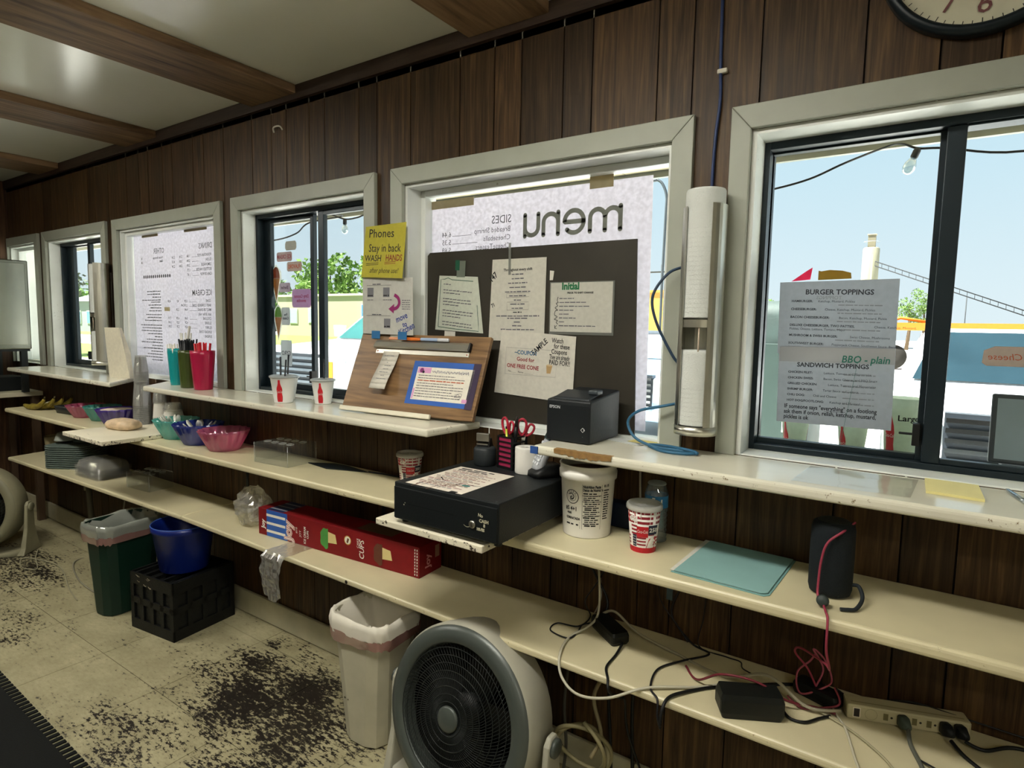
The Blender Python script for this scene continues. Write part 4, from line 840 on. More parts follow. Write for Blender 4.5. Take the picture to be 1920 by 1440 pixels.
# bottom shelf, far end
CARR = K('#56625c', .9, bump=.6, bs=200); cg = None
def carrier():
    t = thing('drink_carrier', '', 'drink carrier')
    MB().loft([rr(.24, .24, .05, 0, 5), rr(.255, .255, .05, .006, 5), rr(.25, .25, .045, .012, 5), rr(.225, .225, .05, .008, 5)], True, True).build('tray', CARR, t); return t
for i in range(11):
    if cg is None: cg = carrier(); o = cg
    else: o = copy_tree(cg)
    o.location = (-4.26, -.150, ZL + .0003 + i * .0125); o.rotation_euler = (0, 0, .55 + .02 * (i % 3)); tag(o, 'grey moulded drink carrier in the stack on the bottom shelf', 'drink carrier', 'stacked grey drink carriers')
for k_, (x, y) in enumerate(((-4.33, -.19), (-4.22, -.13))):
    o = MB().loft([ring(.052, 0, 20), ring(.05, .006, 20), ring(.036, .045, 20), ring(.03, .048, 20), ring(.026, .03, 20), ring(.02, .03, 20)], True, True).build('carrier_cone', K('#8f948c' if k_ == 0 else '#3e4a45', .9)); o.location = (x, y, ZL + .151); tag(o, ('pale grey moulded cup seat on top of the carriers', 'dark grey moulded cup seat behind the pale one')[k_], 'cup seat')
o = MB().prism([(-.1, -.07), (.06, -.06), (.08, .06), (-.06, .08), (-.12, .02)], 0, .003).build('paper_liner', PAPER('#cfc8b0', .1)); o.location = (-4.05, -.165, ZL + .0003); tag(o, 'white paper liner between the carriers and clear lids', 'paper')
LD = GL('#fdfdfb', dif=.13, gloss=.10); ld0 = None
for i in range(11):
    if ld0 is None: ld0 = MB().loft([rr(.285, .19, .03, 0), rr(.285, .19, .03, .003), rr(.27, .175, .03, .004), rr(.25, .155, .03, .030), rr(.18, .1, .02, .044)], False, True).build('clear_lid', LD); o = ld0
    else: o = ld0.copy(); COL.objects.link(o)
    o.location = (-3.87, -.165, ZL + .0004 + i * .0058); o.rotation_euler = (0, 0, .06); tag(o, 'clear domed tray lid in the stack on the bottom shelf', 'lid', 'stacked clear lids')
o = MB().loft([ring(.05, 0), ring(.062, .04), ring(.07, .13), ring(.068, .13), ring(.06, .04), ring(.046, .004)], True, True).build('plastic_tub', K('#8f8568', .5)); o.location = (-4.66, -.115, ZL + .0003); tag(o, 'tan plastic tub at the far end of the bottom shelf', 'tub')
def crumple(name, label, loc, sx, sy, sz, seed, mat):
    rg = random.Random(seed); mb = MB(); L = []; n = 22
    for j_ in range(12):
        v_ = j_ / 11; z = sz * v_; prof = math.sin(PI * (.12 + .80 * v_)) ** .7
        L.append([(sx * prof * math.cos(a) * (1 + rg.uniform(-.16, .16)), sy * prof * math.sin(a) * (1 + rg.uniform(-.16, .16)), max(.001, z + sz * .05 * rg.uniform(-1, 1))) for a in [2 * PI * i / n for i in range(n)]])
    o = mb.loft(L, True, True, 0, False).build(name, mat); o.location = loc; return tag(o, label, 'bag')
BAG = GL('#f6f5ee', dif=.28, gloss=.14, rough=.18)
crumple('plastic_bag', 'crumpled clear plastic bag beside the red carton', (-2.425, -.150, ZL + .0003), .085, .075, .165, 3, BAG)
hg = MB(); rg = random.Random(11); n = 12; L = []
for j_ in range(15):
    v_ = j_ / 14; row = []
    for i in range(n + 1):
        x = (i / n - .5) * (.135 - .02 * v_) + .003 * rg.uniform(-1, 1)
        if v_ < .32: y, z = -.18 - (.145 * v_ / .32), .0022 + .002 * rg.random()
        else: k_ = (v_ - .32) / .68; y, z = -.328 - .010 * math.sin(k_ * 3) + .005 * rg.uniform(-1, 1), -.006 - .145 * k_ - (.03 * (i / n) * (1 - i / n) * 4 + .004 * math.sin(i * 1.7) if j_ == 14 else 0)
        row.append((x, y, z))
    L.append(row)
hg.add([p for r_ in L for p in r_], [(j_ * (n + 1) + i, j_ * (n + 1) + i + 1, (j_ + 1) * (n + 1) + i + 1, (j_ + 1) * (n + 1) + i) for j_ in range(14) for i in range(n)], 0, False)
o = hg.build('plastic_bag', BAG); o.location = (-2.03, .0, ZL + .0003); tag(o, 'clear plastic bag hanging over the bottom shelf edge', 'bag')
# red carton
rb_ = thing('cone_carton', 'long red carton of ice cream cups on the bottom shelf', 'carton'); frame(rb_, (-2.296, -.207, ZL + .0003), (.86, .06, 0), (0, 0, 1))
BW, BD, BH = .868, .128, .114
MB().box(0, BW, 0, BD, 0, BH).build('carton_body', K('#76060f', .6, var=.1, ns=20), rb_, bev=.0015)
MB().box(BW * .62, BW * .82, .03, BD - .02, BH + .0003, BH + .001).build('box_tape', K('#5d4a3c', .5), rb_)
pr = PR(); BLU = K('#2d5cae', .45, var=0); CRM = K('#d9c68a', .5, var=.05); GRN = K('#4f9a48', .6, var=.2); CHO = K('#5b3424', .6, var=.15); KW = K('#e8e3d8', .5, var=0)
pr.rect(BLU, .052, .180, .0005, BH - .0005, 1)
for i in range(3): pr.rect(KW, .052, .168, .017 + i * .034, .028 + i * .034, 2)
v, f = text_mesh('Joy', .062, 'LEFT', 0, .004, 1); 
def R90(p, x, t_): return (x - p[1], t_ + p[0])
pr.put(KW, [R90((a * 1.05, b * 1.0), .206, .006) for a, b in v], f, 3); v, f = text_mesh('Joy', .062, 'LEFT', 0, .0016, 1); pr.put(COKE, [R90((a * 1.05, b), .206, .006) for a, b in v], f, 4)
v, f = text_mesh('Joy', .062, 'LEFT', 0, -.0005, 1); pr.put(KW, [R90((a * 1.05, b), .206, .006) for a, b in v], f, 5)
pr.text(KW, '#10', .240, .045, .016, rot=PI / 2); pr.text(KW, 'JOY', .262, .034, .016, rot=PI / 2); pr.text(KW, 'ICE CREAM', .289, .010, .0165, rot=PI / 2, bold=.0004, sx=.86); pr.text(KW, 'CUPS', .305, .034, .014, rot=PI / 2, bold=.0003)
def cone(x0, t0, sc_, col, l=2):
    pr.poly(CRM, [(x0 + .048 * sc_, t0 + .074 * sc_), (x0 + .060 * sc_, t0 + .046 * sc_), (x0 + .113 * sc_, t0 + .050 * sc_), (x0 + .105 * sc_, t0 + .086 * sc_), (x0 + .060 * sc_, t0 + .092 * sc_), (x0 + .05 * sc_, t0 + .09 * sc_)], l)
    pr.poly(col, [(x0 + .052 * sc_ + (.040 + .004 * math.cos(5 * a)) * sc_ * math.cos(a) * .8, t0 + .062 * sc_ + (.042 + .003 * math.sin(7 * a)) * sc_ * math.sin(a)) for a in [PI * .38 + i * PI * 1.24 / 18 for i in range(19)]], l + 1)
cone(.352, -.004, .98, GRN); cone(.632, -.010, .98, CHO)
pr.hoop(K('#c9a94a', .5), .520, .072, .015, .018, 2); pr.disc(KW, .520, .072, .0148, 2); pr.poly(K('#6b4a2a', .5), [(.514, .064), (.522, .06), (.529, .078), (.52, .082)], 3)
pr.text(KW, 'CUPS', .604, .012, .034, rot=PI / 2, bold=.0004, sx=.92, shear=.15); pr.text(KW, 'CAKE', .578, .052, .015, rot=PI / 2)
for q in range(2): 
    for i in range(9): pr.rect(KW, .846 + q * .010, .850 + q * .010, .008 + i * .0112, .008 + i * .0112 + .007, 2)
v, f = text_mesh('Joy', .03, 'LEFT', 0, .0012, 1); pr.put(KW, [R90((a, b), .040, .03) for a, b in v], f, 3)
pr.build('print', rb_)
pr = PR(); v, f = text_mesh('Joy', .04, 'LEFT', 0, .0012, 1); pr.put(K('#c98a8a', .5), [R90((a, b), .06, .025) for a, b in v], f, 2); pr.rect(K('#a8806a', .5), .09, .115, .05, .095, 1)
pr.build('print', rb_, lambda a, b, l: (BW + .0003 * l, a, b))
pr = PR(); pr.rect(K('#1c2c52', .45), .052, .15, .002, BD - .002, 1)
for i in range(3): pr.rect(K('#8d9099', .5), .052, .15, .02 + i * .036, .03 + i * .036, 2)
pr.build('print', rb_, lambda a, b, l: (a, b, BH + .0003 * l))

# ---- bins, crate, bucket, fans
def bin_(loc, rz, body, label, lc=K('#bcbcae', .5), h=.45, w0=.18, d0=.20, w1=.245, d1=.27):
    t = thing('waste_bin', label, 'waste bin', loc, rz)
    lp = lambda w_, d_, z: rr(w_, d_, .055, z, 3)
    MB().loft([lp(w0 - .01, d0 - .01, .001), lp(w0, d0, .004), lp(w1 - .008, d1 - .008, h - .03), lp(w1, d1, h - .028), lp(w1 + .004, d1 + .004, h), lp(w1 - .008, d1 - .008, h), lp(w0 - .008, d0 - .008, .008)], True, True, 0, False).build('bin_body', body, t, bev=.002)
    rg = random.Random(int(h * 1000) + len(label)); n = len(lp(1, 1, 0)) * 4
    def dense(w_, d_, z, jit, zj):
        P = rr(w_, d_, .05, z, 3); out = []
        for i in range(len(P)):
            a, b_ = P[i], P[(i + 1) % len(P)]
            for q in range(4): out.append((a[0] + (b_[0] - a[0]) * q / 4 + rg.uniform(-jit, jit), a[1] + (b_[1] - a[1]) * q / 4 + rg.uniform(-jit, jit), z + rg.uniform(-zj, zj)))
        return out
    g0 = dense(w1 + .012, d1 + .012, h - .075, .002, .010)
    kk = lambda z: (w0 + (w1 - w0) * z / h - .03, d0 + (d1 - d0) * z / h - .03)
    MB().loft([dense(*kk(h - .25), h - .25, .003, 0), dense(*kk(h - .08), h - .08, .002, .004), dense(w1 - .006, d1 - .006, h + .004, .002, .004), dense(w1 + .010, d1 + .010, h + .006, .002, .005), dense(w1 + .016, d1 + .016, h - .02, .004, .006), dense(w1 + .013, d1 + .013, h - .05, .004, .006)], True, False, 0, True).build('liner_bag', lc, t)
    MB().loft([dense(w1 + .014, d1 + .014, h - .047, .002, .003), dense(w1 + .013, d1 + .013, h - .066, .002, .004), dense(w1 + .012, d1 + .012, h - .082, .002, .008)], False, False, 0, True).build('drawstring', GL('#c99a92', dif=.85), t)
    return t
bin_((-3.275, -.325, 0.0005), .12, K('#0d2a20', .45), 'dark green waste bin with a clear liner under the shelf', GL('#d9ded4', dif=.72, gloss=.10), .455, .165, .245, .215, .295)
wbn = bin_((-1.535, -.255, 0.0005), .03, K('#b6b29c', .45, var=.1), 'off-white waste bin with a white liner beside the fan', K('#d9d4c6', .6), .455, .175, .175, .25, .225)
pr = PR(); pr.disc(K('#4a4436', .7), -.05, .16, .004); pr.disc(K('#5a5242', .7), -.035, .157, .003); pr.build('stain', wbn, lambda a, b, l: (a, -.0875 - .0245 * b / .455 - .0015, b))
cr = thing('milk_crate', 'black plastic milk crate on the floor under the blue bucket', 'crate', (-2.885, -.232, .0005), .12)
q = .158; hh = .272; M_CR = K('#0b0d0d', .5, var=.3, bump=.4)
def wallgrid(T):
    mb = MB(); mb.box(-q, q, -.004, .004, 0, .05, T=T).box(-q, q, -.004, .004, hh - .055, hh, T=T)
    for x in (-q + .012, -.075, 0, .075, q - .012): mb.box(x - .012, x + .012, -.0035, .0035, .05, hh - .055, T=T)
    mb.box(-q, q, -.0035, .0035, .125, .155, T=T); return mb
for i in range(4): wallgrid(Matrix.Rotation(i * PI / 2, 4, 'Z') @ Matrix.Translation((0, -q + .004, 0))).build('side', M_CR, cr)
mb = MB(); mb.box(-q + .006, q - .006, -q + .006, q - .006, 0.0, .008)
for i in range(4): mb.box(-q + .009, q - .009, -q + .0085, -q + .0115, .008, hh - .03, T=Matrix.Rotation(i * PI / 2, 4, 'Z'))
mb.box(-q + .012, q - .012, -q + .012, q - .012, hh - .034, hh - .030); mb.build('bottom', M_CR, cr)
mb = MB()
for x in (-.13, -.065, 0, .065, .13): mb.box(x - .006, x + .006, -q + .008, q - .008, hh - .02, hh - .004)
mb.build('top_bars', M_CR, cr)
pr = PR(); rg = random.Random(4); SC = K('#b8ae94', .8)
for i in range(9): x = -.13 + rg.uniform(0, .12); z = hh - rg.uniform(.004, .06); pr.stroke(SC, [(x, z), (x + .012, z - .006), (x + .02, z - .004)], rg.uniform(.001, .004))
pr.build('scuffs', cr, lambda a, b, l: (a, -q - .0004, b))
bu = thing('mop_bucket', 'dark blue plastic bucket standing on the black crate', 'bucket', (-2.88, -.225, hh + .0008))
MB().loft([ring(r_, z, 40) for r_, z in ((.10, .003), (.105, 0), (.107, .003), (.132, .185), (.138, .19), (.140, .215), (.134, .215), (.128, .18), (.102, .008))], True, True).build('bucket_body', K('#0a1f6c', .35, coat=.15), bu)
MB().tube([(.137 * math.cos(a), .137 * math.sin(a), .217) for a in [i * PI / 20 for i in range(40)]], .0022, 6, closed=True).build('rim', K('#3d5fb5', .35), bu)
def fan(loc, rz, tilt, label, R_=.262, white=K('#a9a798', .45, var=.08), ringc=K('#4a504c', .35, .2), dark=K('#0d0f0f', .5), nr=8):
    t = thing('floor_fan', label, 'fan', (loc[0], loc[1], 0.0005), rz); zc = loc[2]; T = Matrix.Translation((0, 0, zc)) @ Matrix.Rotation(tilt, 4, 'X') @ Matrix.Rotation(PI / 2, 4, 'X')
    # local lathe axis z -> front (-y)
    hs_ = MB().lathe([(R_ * .55, -.085), (R_ * .9, -.08), (R_, -.05), (R_, .055), (R_ - .006, .066)], 64, c0=False, c1=False, T=T).build('housing', white, t)
    MB().lathe([(R_ * .2, -.088), (R_ * .56, -.084)], 40, T=T).build('back_cover', K('#6d6b60', .5), hs_)
    MB().lathe([(R_ - .004, .062), (R_ - .012, .076), (R_ * .80, .084), (R_ * .76, .062), (R_ * .75, .03)], 64, c0=False, c1=False, T=T).build('face_ring', ringc, t)
    g = MB(); r0, r1 = .034, R_ * .775
    zz = lambda r: .082 + .020 * (1 - (r / r1) ** 2)
    for k_ in range(nr):
        r = r0 + (r1 - r0) * (k_ + .6) / nr; g.tube([(r * math.cos(2 * PI * i / 48), r * math.sin(2 * PI * i / 48), zz(r) + .001) for i in range(48)], .0013, 5, closed=True, T=T)
    ns_ = 104 if nr == 8 else 60
    for k_ in range(ns_):
        a = 2 * PI * k_ / ns_; P = []
        for i in range(7):
            x = i / 6; r = r0 * .8 + (r1 - r0 * .8) * x; b_ = a + .55 * x ** 1.5; P.append((r * math.cos(b_), r * math.sin(b_), zz(r) - .012 * max(0, x - .92) / .08))
        g.tube(P, .00085, 4, T=T)
    g.build('grille', K('#1f2322', .4), t)
    MB().lathe([(.036, .098), (.036, .106), (.030, .110), (.004, .1105)], 28, c0=True, T=T).build('hub_badge', ringc, t)
    for k_ in range(5):
        b_ = MB(); L = []
        for i in range(5):
            r = .05 + .14 * i / 4; w_ = .035 + .05 * math.sin(PI * (.25 + .5 * i / 4)); a = k_ * 2 * PI / 5
            row = []
            for s_ in (-1, 0, 1): ang = a + s_ * w_ / r * .6; row.append((r * math.cos(ang), r * math.sin(ang), .0 + s_ * .018))
            L.append(row)
        for i in range(4):
            for s_ in range(2): b_.add([L[i][s_], L[i][s_ + 1], L[i + 1][s_ + 1], L[i + 1][s_]], [(0, 1, 2, 3)], 0, True, T)
        b_.build('blade', dark, t)
    MB().lathe([(.05, -.04), (.05, .03)], 24, T=T).build('motor', dark, t)
    MB().lathe([(R_ * .2, -.078), (R_ * .88, -.0735), (R_ - .008, -.045), (R_ - .008, .056)], 48, c0=True, c1=False, T=T).build('inner_back', dark, t)
    w_ = R_ + .028
    st = MB(); P = []
    for k_ in range(25):
        x = -w_ + 2 * w_ * k_ / 24; P.append(x)
    for a, b_ in zip(P, P[1:]):
        za = .012 + .05 * (abs(a) / w_) ** 6; zb = .012 + .05 * (abs(b_) / w_) ** 6
        st.add([(a, -.095, 0), (b_, -.095, 0), (b_, .095, 0), (a, .095, 0), (a, -.055, za), (b_, -.055, zb), (b_, .055, zb), (a, .055, za)], [(3, 2, 1, 0), (4, 5, 6, 7), (0, 1, 5, 4), (2, 3, 7, 6)], 0, True)
    so = st.build('foot_bar', white, t)
    for s_ in (-1, 1):
        lo = lambda z, hw, x0, x1: [(s_ * x0, -hw, z), (s_ * x1, -hw, z), (s_ * x1, hw, z), (s_ * x0, hw, z)]
        MB().loft([lo(0, .095, w_ - .03, w_ + .012), lo(.04, .07, w_ - .02, w_ + .010), lo(.16, .040, w_ - .012, w_ + .008), lo(zc - .02, .034, w_ - .010, w_ + .010), lo(zc + .012, .030, w_ - .010, w_ + .010), lo(zc + .034, .014, w_ - .008, w_ + .008)], True, True, 0, False).build('arm', white, so, bev=.006)
        MB().lathe([(.026, 0), (.026, .008), (.02, .012)], 24, T=Matrix.Translation((s_ * (w_ + .010), 0, zc)) @ Matrix.Rotation(s_ * PI / 2, 4, 'Y')).build('pivot_knob', ringc, so)
    return t
fan((-1.055, -.330, .312), .0, -.20, 'grey and white floor fan leaning back in front of the shelves', R_=.255)
fan((-4.72, -.52, .285), .75, -.08, 'old cream floor fan at the far end under the shelf', .25, K('#8f8b72', .5, var=.15), K('#7d7a63', .45), K('#15150f', .5), 6)
# ---- cables and power
pw = thing('power_strip', 'cream power strip lying on the bottom shelf', 'power strip'); frame(pw, (-.098, -.128, ZL + .0004), (.232, .079, 0), (0, 0, 1))
MB().box(0, .25, 0, .045, 0, .036).build('strip_body', K('#b5ad8c', .45), pw, bev=.004)
pr = PR(); pr.rect(K('#e0d8c4', .5), .012, .028, .006, .030); pr.rect(K('#1a1210', .4), .014, .026, .008, .028, 2); pr.hoop(K('#958e72', .5), .050, .018, .012, .013)
for i in range(6): x = .075 + i * .029; pr.rect(K('#6b6340', .5), x, x + .010, .010, .026); pr.disc(K('#2a2620', .5), x + .017, .018, .0026)
pr.build('sockets', pw); pr = PR(); pr.rect(K('#8f8766', .5), .01, .24, .012, .016); pr.build('seam', pw, lambda a, b, l: (a, b, .0361 + .0003 * l))
def plug(label, s, col, rz=0.0):
    o = MB().loft([rr(.020, .026, .005, 0), rr(.022, .028, .006, .012), rr(.012, .012, .004, .030)], True, True).build('plug', K(col, .5)); o.matrix_world = pw.matrix_world @ Matrix.Translation((s, -.0006, .018)) @ Matrix.Rotation(PI / 2, 4, 'X') @ Matrix.Rotation(.2, 4, 'Y'); return tag(o, label, 'plug')
plug('grey green plug in the middle of the power strip', .112, '#3f4a42'); plug('black plug near the end of the power strip', .196, '#15181a'); plug('black plug at the very end of the power strip', .224, '#15181a')
def brick(label, loc, rz, w_, d_, h_):
    o = MB().loft([rr(w_ * .92, d_ * .9, .006, 0, 3), rr(w_, d_, .007, h_ * .25, 3), rr(w_, d_, .007, h_ * .75, 3), rr(w_ * .93, d_ * .9, .006, h_, 3)], True, True, 0, False).build('power_adapter', K('#101311', .45, bump=.2)); o.location = loc; o.rotation_euler = (0, 0, rz); return tag(o, label, 'adapter')
brick('black power adapter lying nearer the wall on the bottom shelf', (-.715, -.105, ZL + .0004), -.62, .135, .056, .036)
brick('larger black power adapter at the shelf edge', (-.290, -.245, ZL + .0004), .50, .145, .062, .058)
o = brick('small black charger block among the red cables', (-.165, -.085, ZL + .0004), -.35, .11, .045, .032)
Z_ = ZL + .004
cab('white cable looping off the bottom shelf edge', [(-.80, -.045, .829), (-.775, -.06, .70), (-.76, -.09, .60), (-.775, -.13, Z_ + .012), (-.80, -.19, Z_), (-.775, -.29, Z_ + .004), (-.74, -.345, .535), (-.68, -.365, .515), (-.60, -.355, .53), (-.52, -.30, Z_ + .002), (-.42, -.22, Z_), (-.36, -.16, Z_), (-.30, -.12, Z_)], .0036, '#b8b4a0')
cab('thick pale cable along the back of the bottom shelf', [(-.76, -.055, Z_ + .03), (-.72, -.055, Z_ + .045), (-.64, -.07, Z_ + .01), (-.52, -.095, Z_), (-.38, -.13, Z_), (-.27, -.15, Z_ + .05), (-.18, -.16, Z_ + .01), (-.11, -.13, Z_ + .01)], .0040, '#a39c86')
cab('black cable hanging down the wall to the near adapter', [(-.86, -.02, .83), (-.82, -.03, .72), (-.76, -.03, .62), (-.76, -.06, .575), (-.765, -.075, .57)], .0042, '#101213')
cab('thin grey cable hanging down the wall', [(-.815, -.012, .83), (-.80, -.014, .72), (-.785, -.02, .62), (-.80, -.05, Z_)], .0024, '#8c8880')
cab('kinked black wire on the bottom shelf', [(-.80, -.012, .83), (-.77, -.015, .74), (-.80, -.02, .66), (-.83, -.04, .60), (-.80, -.06, Z_ + .01), (-.81, -.12, Z_), (-.87, -.14, Z_), (-.865, -.19, Z_), (-.80, -.20, Z_), (-.795, -.15, Z_), (-.80, -.11, Z_ + .004), (-.77, -.09, Z_ + .01)], .0022, '#15171a')
cab('black cord from the near adapter over the shelf edge', [(-.655, -.145, Z_ + .008), (-.65, -.20, Z_), (-.645, -.27, Z_), (-.62, -.315, .553), (-.61, -.328, .53), (-.615, -.25, .47), (-.64, -.15, .40), (-.66, -.07, .25), (-.60, -.05, .08), (-.58, -.06, .006)], .0036, '#101213')
cab('black wire looping across the shelf and over its edge', [(-.545, -.004, .70), (-.565, -.006, .62), (-.50, -.02, Z_ + .004), (-.44, -.05, Z_ + .004), (-.49, -.12, Z_), (-.53, -.20, Z_), (-.515, -.29, Z_), (-.485, -.322, .553), (-.478, -.336, .52), (-.47, -.335, .49)], .0028, '#17171a')
cab('thin black wire hanging by the blue-grey bracket', [(-.545, -.004, .828), (-.60, -.008, .74), (-.60, -.010, .66), (-.55, -.012, .60), (-.51, -.02, Z_ + .002)], .0018, '#1a1718')
cab('thin dark wire hanging behind the teal folder', [(-.475, -.004, .828), (-.468, -.006, .74), (-.472, -.008, .64), (-.478, -.02, Z_ + .002), (-.40, -.03, Z_), (-.36, -.04, Z_ + .004), (-.345, -.08, Z_ + .01), (-.31, -.13, Z_ + .03)], .0018, '#1a1718')
cab('thick black cord curving over the shelf edge', [(-.47, -.34, .50), (-.468, -.332, .54), (-.46, -.30, Z_ + .002), (-.42, -.235, Z_), (-.38, -.19, Z_), (-.30, -.12, Z_), (-.22, -.06, Z_), (-.17, -.07, Z_ + .01)], .0042, '#121314')
cab('dark red cable crossing the larger adapter', [(-.475, -.14, Z_), (-.43, -.19, Z_ + .002), (-.36, -.225, Z_ + .058), (-.28, -.215, Z_ + .061), (-.22, -.18, Z_ + .02), (-.16, -.14, Z_ + .004), (-.12, -.14, Z_ + .004)], .0030, '#6d2530')
cab('second dark red cable beside the larger adapter', [(-.225, -.14, Z_ + .01), (-.19, -.155, Z_), (-.15, -.13, Z_ + .002), (-.115, -.12, Z_ + .02), (-.13, -.09, Z_ + .04)], .0026, '#8d3a48')
cab('pink cable coiled by the charger block', [(-.17, -.09, .585), (-.16, -.06, .62), (-.185, -.055, .66), (-.16, -.05, .64), (-.14, -.06, .60), (-.15, -.09, Z_ + .034), (-.20, -.11, Z_ + .01), (-.215, -.08, .60), (-.19, -.06, .63), (-.18, -.06, .65)], .0024, '#a34e5e')
cab('black cord between the adapter and the power strip', [(-.225, -.20, Z_ + .006), (-.205, -.215, Z_), (-.175, -.21, Z_), (-.15, -.175, Z_), (-.13, -.15, Z_)], .0036, '#0f1112')
cab('white cord dropping past the power strip', [(-.14, -.10, Z_ + .01), (-.115, -.14, Z_), (-.095, -.18, Z_), (-.07, -.27, Z_), (-.055, -.325, .555), (-.05, -.345, .50)], .0028, '#c2bda8')
cab('long pale cord across the shelf below the power strip', [(-.20, -.13, Z_), (-.13, -.155, Z_), (-.07, -.19, Z_), (-.01, -.25, Z_), (.02, -.318, .555), (.03, -.34, .50)], .0028, '#a49d80')
cab('grey cord hanging from the middle plug', [(.022, -.115, .566), (.028, -.16, Z_ + .002), (.05, -.23, Z_), (.06, -.31, .556), (.06, -.335, .50)], .0046, '#5d5f56')
cab('black cord from the end plug along the shelf', [(.10, -.105, .566), (.13, -.14, Z_), (.19, -.19, Z_), (.30, -.22, Z_), (.45, -.22, Z_)], .0042, '#101213')
cab('black cord from the last plug towards the wall', [(.125, -.09, .566), (.16, -.09, Z_ + .004), (.22, -.05, Z_ + .01), (.34, -.03, Z_)], .0040, '#101213')
cab('thin black wire behind the power strip', [(-.13, -.055, Z_ + .02), (-.08, -.04, Z_), (.02, -.03, Z_ + .03), (.12, -.03, Z_ + .03), (.3, -.02, Z_ + .02)], .0022, '#141414')
cab('short black wire end on the shelf', [(.04, -.20, Z_), (.075, -.225, Z_ + .006), (.10, -.24, Z_ + .004)], .0020, '#1a1a1a')
# coil and cords hanging below the shelf onto the floor
def coil(label, c, r, col, rad, turns=2.3):
    return cab(label, [(c[0] + r * math.cos(a) * (1 + .04 * math.sin(3 * a)), c[1] + .03 * math.sin(a * 1.3), c[2] + r * math.sin(a) + .02 * a / 6) for a in [i * .45 for i in range(int(turns * 2 * PI / .45))]], rad, col, sub=4)
coil('cream cable coiled in a hanging loop under the shelf', (-.765, -.16, .18), .082, '#8a8260', .0062)
cab('cream cord hanging from the shelf to the coil', [(-.70, -.05, .53), (-.71, -.08, .46), (-.75, -.12, .36), (-.71, -.15, .27), (-.73, -.17, .2)], .0062, '#8a7f60')
cab('cream cord trailing from the coil to the floor', [(-.76, -.16, .12), (-.83, -.18, .05), (-.86, -.24, .007), (-.84, -.34, .007)], .0062, '#8a8260')
cab('grey cord hanging behind the fan', [(-.86, -.06, .53), (-.865, -.07, .40), (-.86, -.10, .28), (-.84, -.12, .15), (-.85, -.14, .007)], .005, '#4c4a42')
cab('black cord hanging to the floor beside the coil', [(-.72, -.04, .53), (-.73, -.06, .35), (-.71, -.08, .20), (-.70, -.1, .08), (-.74, -.12, .007), (-.85, -.13, .007)], .005, '#0d0f10')
cab('black cord hanging to the floor nearer the wall', [(-.64, -.03, .53), (-.66, -.04, .35), (-.65, -.05, .15), (-.63, -.08, .007), (-.60, -.2, .007)], .0055, '#0d0f10')
# blue network cable
cab('blue network cable running down the wall', [(-.505, -.008, 2.40), (-.503, -.008, 2.25), (-.500, -.008, 2.13), (-.497, -.009, 2.05), (-.505, -.009, 1.95), (-.508, -.008, 1.82), (-.508, -.0035, 1.5), (-.508, -.0035, 1.3)], .0045, '#22335c')
cl = MB().box(-.006, .020, -.014, -.0008, -.006, .006).build('cable_clip', K('#d6d2c4', .5), bev=.003); cl.location = (-.502, 0, 2.125); tag(cl, 'small white clip holding the blue cable to the wall', 'clip')
cab('dark blue cable loop beside the steel dispenser', [(-.565, -.03, 1.62), (-.60, -.06, 1.60), (-.635, -.075, 1.54), (-.625, -.07, 1.47), (-.585, -.045, 1.38), (-.565, -.03, 1.35)], .004, '#2f4258')
cab('blue cable looping from the dispenser onto the counter', [(-.56, -.03, 1.245), (-.60, -.05, 1.235), (-.67, -.055, 1.215), (-.705, -.05, 1.18), (-.68, -.06, 1.14), (-.62, -.07, ZC + .006), (-.55, -.075, ZC + .005), (-.49, -.08, ZC + .005), (-.52, -.11, ZC + .005), (-.58, -.11, ZC + .005), (-.64, -.05, ZC + .005), (-.58, -.06, ZC + .010), (-.50, -.09, ZC + .011), (-.485, -.10, ZC + .006)], .0042, '#2f6080')
# far end: cords on the floor, pipe, steel cabinet and table
cab('white cord curling on the floor by the green bin', [(-3.95, -.02, .40), (-4.0, -.04, .2), (-4.15, -.10, .008), (-4.1, -.25, .006), (-3.8, -.34, .006), (-3.55, -.36, .006)], .004, '#8d8a78')
cab('thin white cord looped on the floor by the old fan', [(-4.5, -.30, .006), (-4.35, -.36, .006), (-4.15, -.42, .006), (-4.25, -.46, .006), (-4.4, -.40, .006), (-4.1, -.33, .006), (-3.7, -.42, .006), (-3.52, -.45, .006)], .003, '#9c987f')
o = MB().tube([(-4.37, -.06, .50), (-4.30, -.08, .30), (-4.16, -.12, .012)], .017, 10).build('drain_pipe', K('#5d594a', .5)); tag(o, 'grey drain pipe slanting down to the floor under the shelf', 'pipe')
o = MB().tube([(-4.48, -.03, .86), (-4.48, -.03, .33)], .014, 10).build('supply_pipe', K('#9a957e', .5)); tag(o, 'thin white pipe running down the wall behind the old fan', 'pipe')
sf = thing('steel_cabinet', 'stainless steel cabinet on legs at the far end of the room', 'cabinet', (-5.40, -.42, .93))
MB().box(-.285, .285, -.34, .34, .30, .90).build('cabinet_body', K('#a3a598', .22, 1.0, var=.15, ns=3), sf, bev=.006); MB().box(-.28, .28, -.33, .33, .285, .2995).build('base_plate', K('#2b3030', .5), sf)
for x in (-.25, .25):
    for y in (-.30, .30): MB().box(x - .018, x + .018, y - .018, y + .018, .0008, .2845).build('leg', K('#3a3f40', .4, .6), sf)
MB().box(.2855, .289, -.32, .32, .33, .88).build('door', K('#b5b6a8', .2, 1.0, var=.12, ns=4), sf, bev=.003)
tb = thing('prep_table', 'white topped prep table under the steel cabinet', 'table', (-5.42, -.55, 0))
MB().box(-.28, .27, -.50, .53, .90, .9298).build('table_top', K('#c4bda6', .4), tb, bev=.003)
